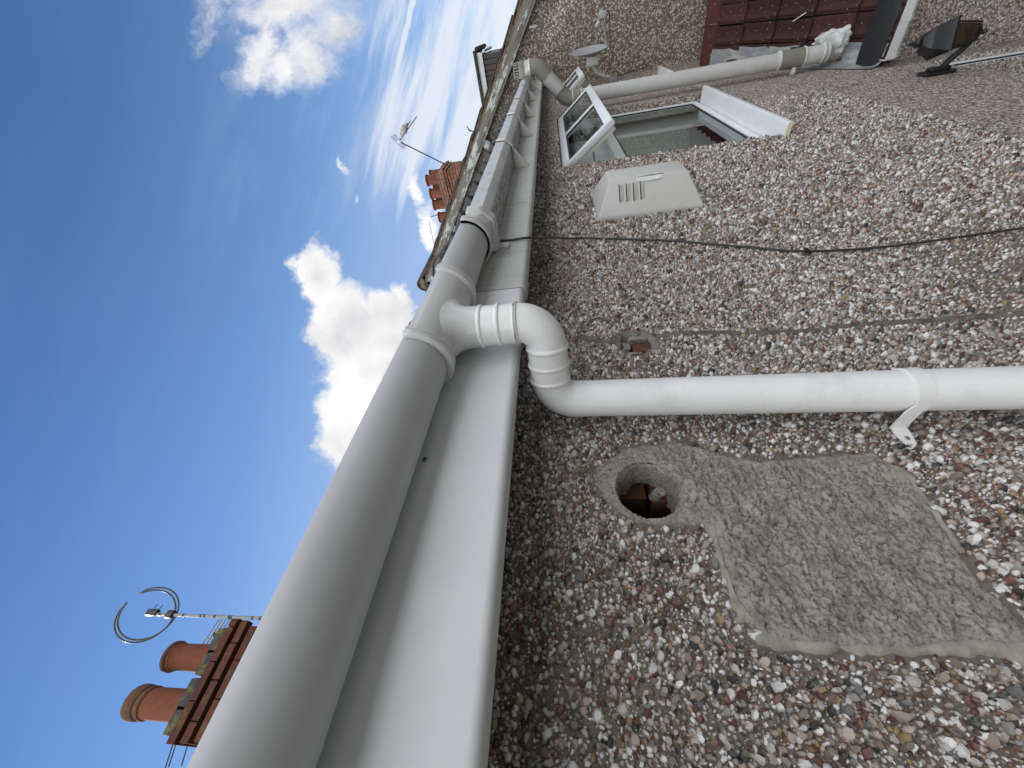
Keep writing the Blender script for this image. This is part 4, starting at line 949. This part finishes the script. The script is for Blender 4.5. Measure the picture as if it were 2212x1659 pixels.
# ------------------------------------------------------------------ chimneys
def brick_face(par, mat, x0, x1, y0, y1, z0, hb, joint, off, axis, blen=.215, prot=.004, jm=M_joint):
    """one course of bricks round a stack; returns nothing"""
    def run(a0, a1, o_):
        q = []; a = a0 - o_ * blen
        while a < a1 - .01:
            s_, e_ = max(a, a0), min(a + blen - joint, a1)
            if e_ - s_ > .03: q.append((s_, e_ + joint - .010))
            a += blen
        return q
    dpt = .10
    for a, b in run(x0, x1, off):
        j = random.uniform(-.003, .003); gp(MB().box(a, b, y0 + j, y0 + dpt, z0, z0 + hb - joint), 'brick', mat, par, bevel=.004, seg=1)
    for a, b in run(y0 + dpt + joint, y1, 1 - off):
        j = random.uniform(-.003, .003); gp(MB().box(x0 + j, x0 + dpt, a, b, z0, z0 + hb - joint), 'brick', mat, par, bevel=.004, seg=1)
def pot(par, x, y, z, r, h, style=0, mat=M_pot, rimm=M_potrim):
    if style == 0: pr_ = [(r * .97, 0), (r * .93, h * .5), (r * .92, h * .84), (r * 1.0, h * .865), (r * .97, h * .90), (r * 1.10, h * .94), (r * 1.10, h), (r * .9, h), (r * .85, h * .8)]
    else: pr_ = [(r * 1.0, 0), (r * .98, h * .70), (r * 1.07, h * .715), (r * 1.07, h * .745), (r * 1.0, h * .755), (r * 1.01, h * .81), (r * 1.09, h * .825), (r * 1.13, h * .86), (r * 1.15, h * .95), (r * 1.10, h), (r * .85, h), (r * .8, h * .8)]
    k = 3 if style == 0 else 2
    p_ = gp(MB().lathe(pr_[:k + 1], (x, y, z), n=28), 'chimney_pot', mat, par, smooth=40)
    o = MB().lathe(pr_[k:], (x, y, z), n=28).build('pot_rim', rimm, p_, smooth=35)
    bpy.context.view_layer.update(); o.matrix_parent_inverse = p_.matrix_world.inverted()
# near stack (its foot is hidden by the gutter)
k_ = 1.70; CY = -.63 + 2.63 * k_
ch = empty('chimney_stack', (.6, CY + .4, 2.6), 'near red brick chimney stack with lichen and two terracotta pots', 'chimney')
cx0, cx1 = .068, 1.118; cy1 = CY + .62
core = gp(MB().box(cx0 + .09, cx1 - .06, CY + .095, cy1, 2.5, 4.10), 'core', M_joint, ch)
courses = [(3.985, .118, -.004, 0.0), (3.865, .118, .022, .5), (3.745, .118, .050, 0.0), (3.625, .118, .062, .5), (3.505, .118, .062, 0), (3.385, .118, .062, .5), (3.265, .118, .062, 0.0)]
for z0, hb, inset, off in courses: brick_face(ch, M_brick, cx0 + inset * .6, cx1 - inset * .6, CY + inset, cy1, z0, hb, .030, off, 0, blen=.33)
slab_x = [(cx0 + .055, .20), (.36, .22), (.56, .26), (.80, .2), (.98, .1)]
xa = cx0 + .05
for i, x in enumerate((.34, .60, .83, cx1 - .05)):
    gp(MB().loft([[(xa, CY + .055, 4.105), (x - .012, CY + .055, 4.105), (x - .012, cy1, 4.105), (xa, cy1, 4.105)], [(xa + .01, CY + .07, 4.235 + .01 * (i % 2)), (x - .02, CY + .07, 4.24), (x - .02, cy1 - .02, 4.24), (xa + .01, cy1 - .02, 4.24)]]), 'capping_slab', M_flaunch, ch, bevel=.012)
    xa = x
pot(ch, .366, CY + .22, 4.235, .142, .66, 1); pot(ch, .785, CY + .22, 4.235, .140, .54, 0)
# ring aerial on a banded pole
fa = empty('ring_aerial', (1.15, CY, 3.5), 'bright metal ring aerial on a banded pole beside the near chimney', 'aerial')
pb, ptp = Vector((1.139, CY - .01, 3.2)), Vector((1.150, CY - .01, 5.26))
rp(MB().tube([pb, ptp], .017, 14), 'pole', M_galv, fa, smooth=50)
for z in (3.63, 3.69, 3.79, 4.07, 4.10, 4.29, 4.43, 4.48, 4.72, 4.96, 5.05): rp(MB().tube([(1.1385 + (z - 3.2) * .0053, CY - .01, z - .012), (1.1385 + (z - 3.2) * .0053, CY - .01, z + .012)], .0185, 14), 'tape_band', M_black, fa)
rp(MB().box(1.11, 1.19, CY - .05, CY + .01, 4.86, 4.95), 'clamp', M_black, fa, bevel=.01)
rp(MB().box(1.13, 1.20, CY - .04, CY + .01, 5.10, 5.25), 'top_clamp', M_black, fa, bevel=.01)
rp(MB().tube([(1.17, CY - .01, 5.20), (1.26, CY - .01, 5.19)], .005, 6), 'pin', M_black, fa); rp(MB().tube([(1.17, CY - .01, 5.12), (1.25, CY - .01, 5.11)], .005, 6), 'pin', M_black, fa)
rc = Vector((1.15, CY - .05, 5.18)); ua = Vector((.95, -.22, .0)).normalized(); va = Vector((.0, -.62, .78)).normalized(); va = (va - ua * va.dot(ua)).normalized()
off = Vector((-.02, .03, .055))
Rr = .27
lo = []
a0, a1 = math.radians(62 - 360 + 20), math.radians(62 - 20 - 0)
A_ = [math.radians(72) + math.radians(322) * i / 48 for i in range(49)]
lo = [rc + (ua * math.cos(a) + va * math.sin(a)) * Rr for a in A_] + [rc + off * .5 + (ua * math.cos(A_[-1] + .10) + va * math.sin(A_[-1] + .10)) * Rr] + [rc + off + (ua * math.cos(a) + va * math.sin(a)) * Rr for a in reversed(A_)] + [rc + off * .5 + (ua * math.cos(A_[0] - .10) + va * math.sin(A_[0] - .10)) * Rr]
rp(MB().tube(lo + [lo[0]], .0095, 8), 'ring', M_ring, fa, smooth=60)
# grid aerial behind the near stack
ga = empty('grid_aerial', (1.0, CY + .5, 4.2), 'flat metal grid aerial behind the near chimney pots', 'aerial')
gc = Vector((1.02, CY + .25, 4.42)); gu = Vector((-.50, .1, .16)).normalized(); gv = Vector((.16, 0, .45)).normalized(); gn = gu.cross(gv)
Mg = Matrix((gu, gv, gn)).transposed().to_4x4(); Mg = Matrix.Translation(gc) @ Mg
for i in range(4): rp(MB().box(-.20, .14, -.075 + i * .05 - .006, -.075 + i * .05 + .006, -.004, .004, Mg), 'grid_bar', M_galv, ga)
for i in range(5): rp(MB().box(-.20 + i * .085 - .006, -.20 + i * .085 + .006, -.08, .08, -.0045, .0045, Mg), 'grid_bar', M_galv, ga)
rp(MB().box(-.03, .03, -.04, .04, .005, .05, Mg), 'box', M_black, ga, bevel=.008)
rp(MB().tube([gc, gc + Vector((.05, .05, -.6))], .013, 8), 'pole', M_alu, ga)
# aerial rods poking out on the far side
ya = empty('rod_aerial', (.1, CY + .4, 4.0), 'dark aerial rods poking out left of the near chimney', 'aerial')
for x, y, z, L_ in ((.02, .35, 4.30, .17), (.03, .34, 4.26, .17), (.03, .32, 4.10, .15), (-.02, .3, 3.86, .07), (-.03, .3, 3.75, .12), (-.04, .3, 3.62, .16), (-.05, .3, 3.46, .18)):
    rp(MB().tube([(x + .10, CY + y, z + .02), (x + .1 - L_ - .05, CY + y, z + .02 - L_ * .4)], .007, 6), 'rod', M_alu, ya)
rp(MB().tube([(.14, CY + .45, 3.2), (.14, CY + .36, 4.35)], .014, 8), 'boom', M_alu, ya)

# far stack
fc = empty('chimney_stack', (12.4, 2.9, 2.0), 'far orange brick chimney stack with a row of terracotta pots', 'chimney')
FX = 12.0; fy0, fy1 = 2.03, 3.78; fx1 = 13.0
gp(MB().box(FX + .085, fx1, fy0 + .085, fy1 - .05, 1.2, 3.40), 'core', M_joint, fc)
def far_course(z0, inset, off, hb=.085):
    bl2 = .235; j_ = .014
    a = fy0 + inset - off * bl2
    while a < fy1 - .02:
        s_, e_ = max(a, fy0 + inset), min(a + bl2 - j_, fy1)
        if e_ - s_ > .04: gp(MB().box(FX + inset, FX + inset + .1, s_, e_, z0, z0 + hb - j_), 'brick', M_brick2, fc)
        a += bl2
    a = FX + inset + .1 + j_ - (1 - off) * bl2 * .5
    while a < fx1 - .02:
        s_, e_ = max(a, FX + inset + .1 + j_), min(a + bl2 - j_, fx1)
        if e_ - s_ > .04: gp(MB().box(s_, e_, fy0 + inset, fy0 + inset + .1, z0, z0 + hb - j_), 'brick', M_brick2, fc)
        a += bl2
for i, ins in enumerate((.03, .0, .03) + (.06,) * 15): far_course(3.33 - i * .085, ins, .5 * (i % 2))
gp(MB().loft([[(FX + .04, fy0 + .03, 3.415), (fx1, fy0 + .03, 3.415), (fx1, fy1, 3.415), (FX + .04, fy1, 3.415)], [(FX + .10, fy0 + .12, 3.50), (fx1 - .1, fy0 + .12, 3.50), (fx1 - .1, fy1 - .1, 3.50), (FX + .10, fy1 - .1, 3.50)]]), 'flaunching', M_flaunch, fc, bevel=.02)
for y, x in ((2.30, .22), (2.68, .22), (3.00, .22), (3.38, .22), (2.30, .72), (3.0, .72), (2.68, .74)): pot(fc, FX + x, y, 3.485, .150, .36 if y != 3.38 else .30, 0, M_pot, M_pot)

def yagi(name, label, mast, boom, n, el, r=.008, grid=None, up=(0, 0, 1)):
    o_ = empty(name, mast[0], label, 'aerial')
    rp(MB().tube([Vector(p) for p in mast], r * 1.5, 8), 'mast', M_alu, o_)
    a, b = Vector(boom[0]), Vector(boom[1]); rp(MB().tube([a, b], r, 8), 'boom', M_alu, o_)
    dv = (b - a).normalized(); sdir = dv.cross(Vector(up)).normalized()
    for i in range(n):
        p = a + (b - a) * ((i + .5) / n); rp(MB().tube([p - sdir * el, p + sdir * el], r * .5, 5), 'element', M_alu, o_)
    if grid:
        c_ = a - dv * .04
        up_ = Vector(up)
        for i in range(5): rp(MB().tube([c_ + up_ * (.05 + i * .035) + sdir * -.17 , c_ + up_ * (.05 + i * .035) + sdir * .17], r * .5, 5), 'reflector_bar', M_alu, o_); rp(MB().tube([c_ - up_ * (.05 + i * .035) + sdir * -.17, c_ - up_ * (.05 + i * .035) + sdir * .17], r * .5, 5), 'reflector_bar', M_alu, o_)
        for s_ in (-.17, .17): rp(MB().tube([c_ + up_ * .2 + sdir * s_, c_ - up_ * .2 + sdir * s_], r * .5, 5), 'reflector_bar', M_alu, o_)
        lp = arc(a + dv * .09, .05, 0, 2 * math.pi, 14, dv, up_); rp(MB().tube(lp, r * .5, 5), 'dipole', M_alu, o_)
    return o_
yagi('television_aerial', 'television aerial on a leaning mast above the far chimney, with a bird on it', [(12.15, 2.02, 3.05), (12.0, 1.22, 4.20)], [(12.0, 1.17, 4.22), (12.0, .716, 3.577)], 12, .10, .011, True, up=(0, .82, -.57) if False else (0, -.81, .58))
yagi('television_aerial', 'thin television aerial standing just left of the far chimney pots', [(12.9, 3.43, 3.2), (12.5, 3.42, 4.15)], [(12.2, 3.44, 4.14), (12.2, 4.25, 4.20)], 12, .035, .008)
yagi('television_aerial', 'tiny television aerial peeping over the roof edge right of the far chimney', [(12.3, 1.50, 1.9), (12.3, 1.23, 2.34)], [(12.3, 1.30, 2.30), (12.3, 1.15, 2.36)], 3, .09, .010)
# bird
bmx = bmesh.new(); bmesh.ops.create_uvsphere(bmx, u_segments=20, v_segments=14, radius=1)
bd_ = Vector((0, -.60, -.80)).normalized(); bs = Vector((1, 0, 0)); bu = bs.cross(bd_)
if bu.z < 0: bu = -bu
bc = Vector((12.0, .985, 3.985)) + bu * .03
for v in bmx.verts:
    q = v.co.copy(); l = q.z
    wd_ = 1.0 * (1 - .75 * max(0, l) ** 1.3); hd = 0
    v.co = bc + bd_ * (l * .18 + .03) + bs * q.x * .085 * wd_ + bu * (q.y * .090 * wd_ + .015 * l + .02)
me = bpy.data.meshes.new('bird'); bmx.to_mesh(me); bmx.free()
br_ = tag(link('bird', me, M_bird, None, 60), 'grey pigeon perched on the boom of the leaning television aerial', 'bird')
part(MB().lathe([(.0, -.045), (.022, -.038), (.036, -.012), (.036, .012), (.024, .034), (.0, .042)], bc - bd_ * .125 + bu * .022, (0, .4, 1), 14), 'head', M_bird, br_, smooth=60)
part(MB().lathe([(.011, 0), (.0, .035)], bc - bd_ * .155 + bu * .02, (0, .8, .3), 8), 'beak', M_black, br_)
part(MB().loft([[bc + bd_ * .13 + bs * s_ * .028 + bu * h for s_, h in ((-1, -.012), (1, -.012), (1, .014), (-1, .014))], [bc + bd_ * .30 + bs * s_ * .024 + bu * h for s_, h in ((-1, .0), (1, .0), (1, .012), (-1, .012))]]), 'tail', M_alu, br_)
for s_ in (-1, 1): part(MB().tube([bc + bs * s_ * .025 - bu * .05, bc + bs * s_ * .02 - bu * .085 - bd_ * .01], .006, 6), 'leg', M_rust, br_)

# ------------------------------------------------------------------ dormer on a far roof
dm = empty('dormer', (12.5, .2, .6), 'brown boarded dormer with white fascia on a far roof', 'dormer')
gp(MB().box(12.08, 13.6, -.24, .80, .4, 1.60), 'body', M_brownclad, dm)
y = -.24; i = 0
while y < .78:
    gp(MB().box(12.04 + (i % 2) * .002, 12.08, y, y + .098, .4, 1.60), 'plank', M_brownclad, dm, bevel=.006, seg=1); y += .104; i += 1
gp(MB().box(11.97, 12.04, -.29, .85, 1.60, 1.735), 'fascia', M_new, dm, bevel=.004)
gp(MB().box(11.90, 13.8, -.34, .90, 1.737, 1.80), 'roof', M_roofdark, dm, bevel=.006)
for i in range(5): gp(MB().tube([(12.02 + i * .34, -.36, 1.72), (12.02 + i * .34 + .33, -.36, 1.72)], .045, 12), 'verge_roll', M_roofdark, dm, smooth=40)
gp(MB().tube([(12.0, -.30, 1.56), (13.7, -.30, 1.56)], .03, 12), 'gutter', M_new, dm, smooth=40)
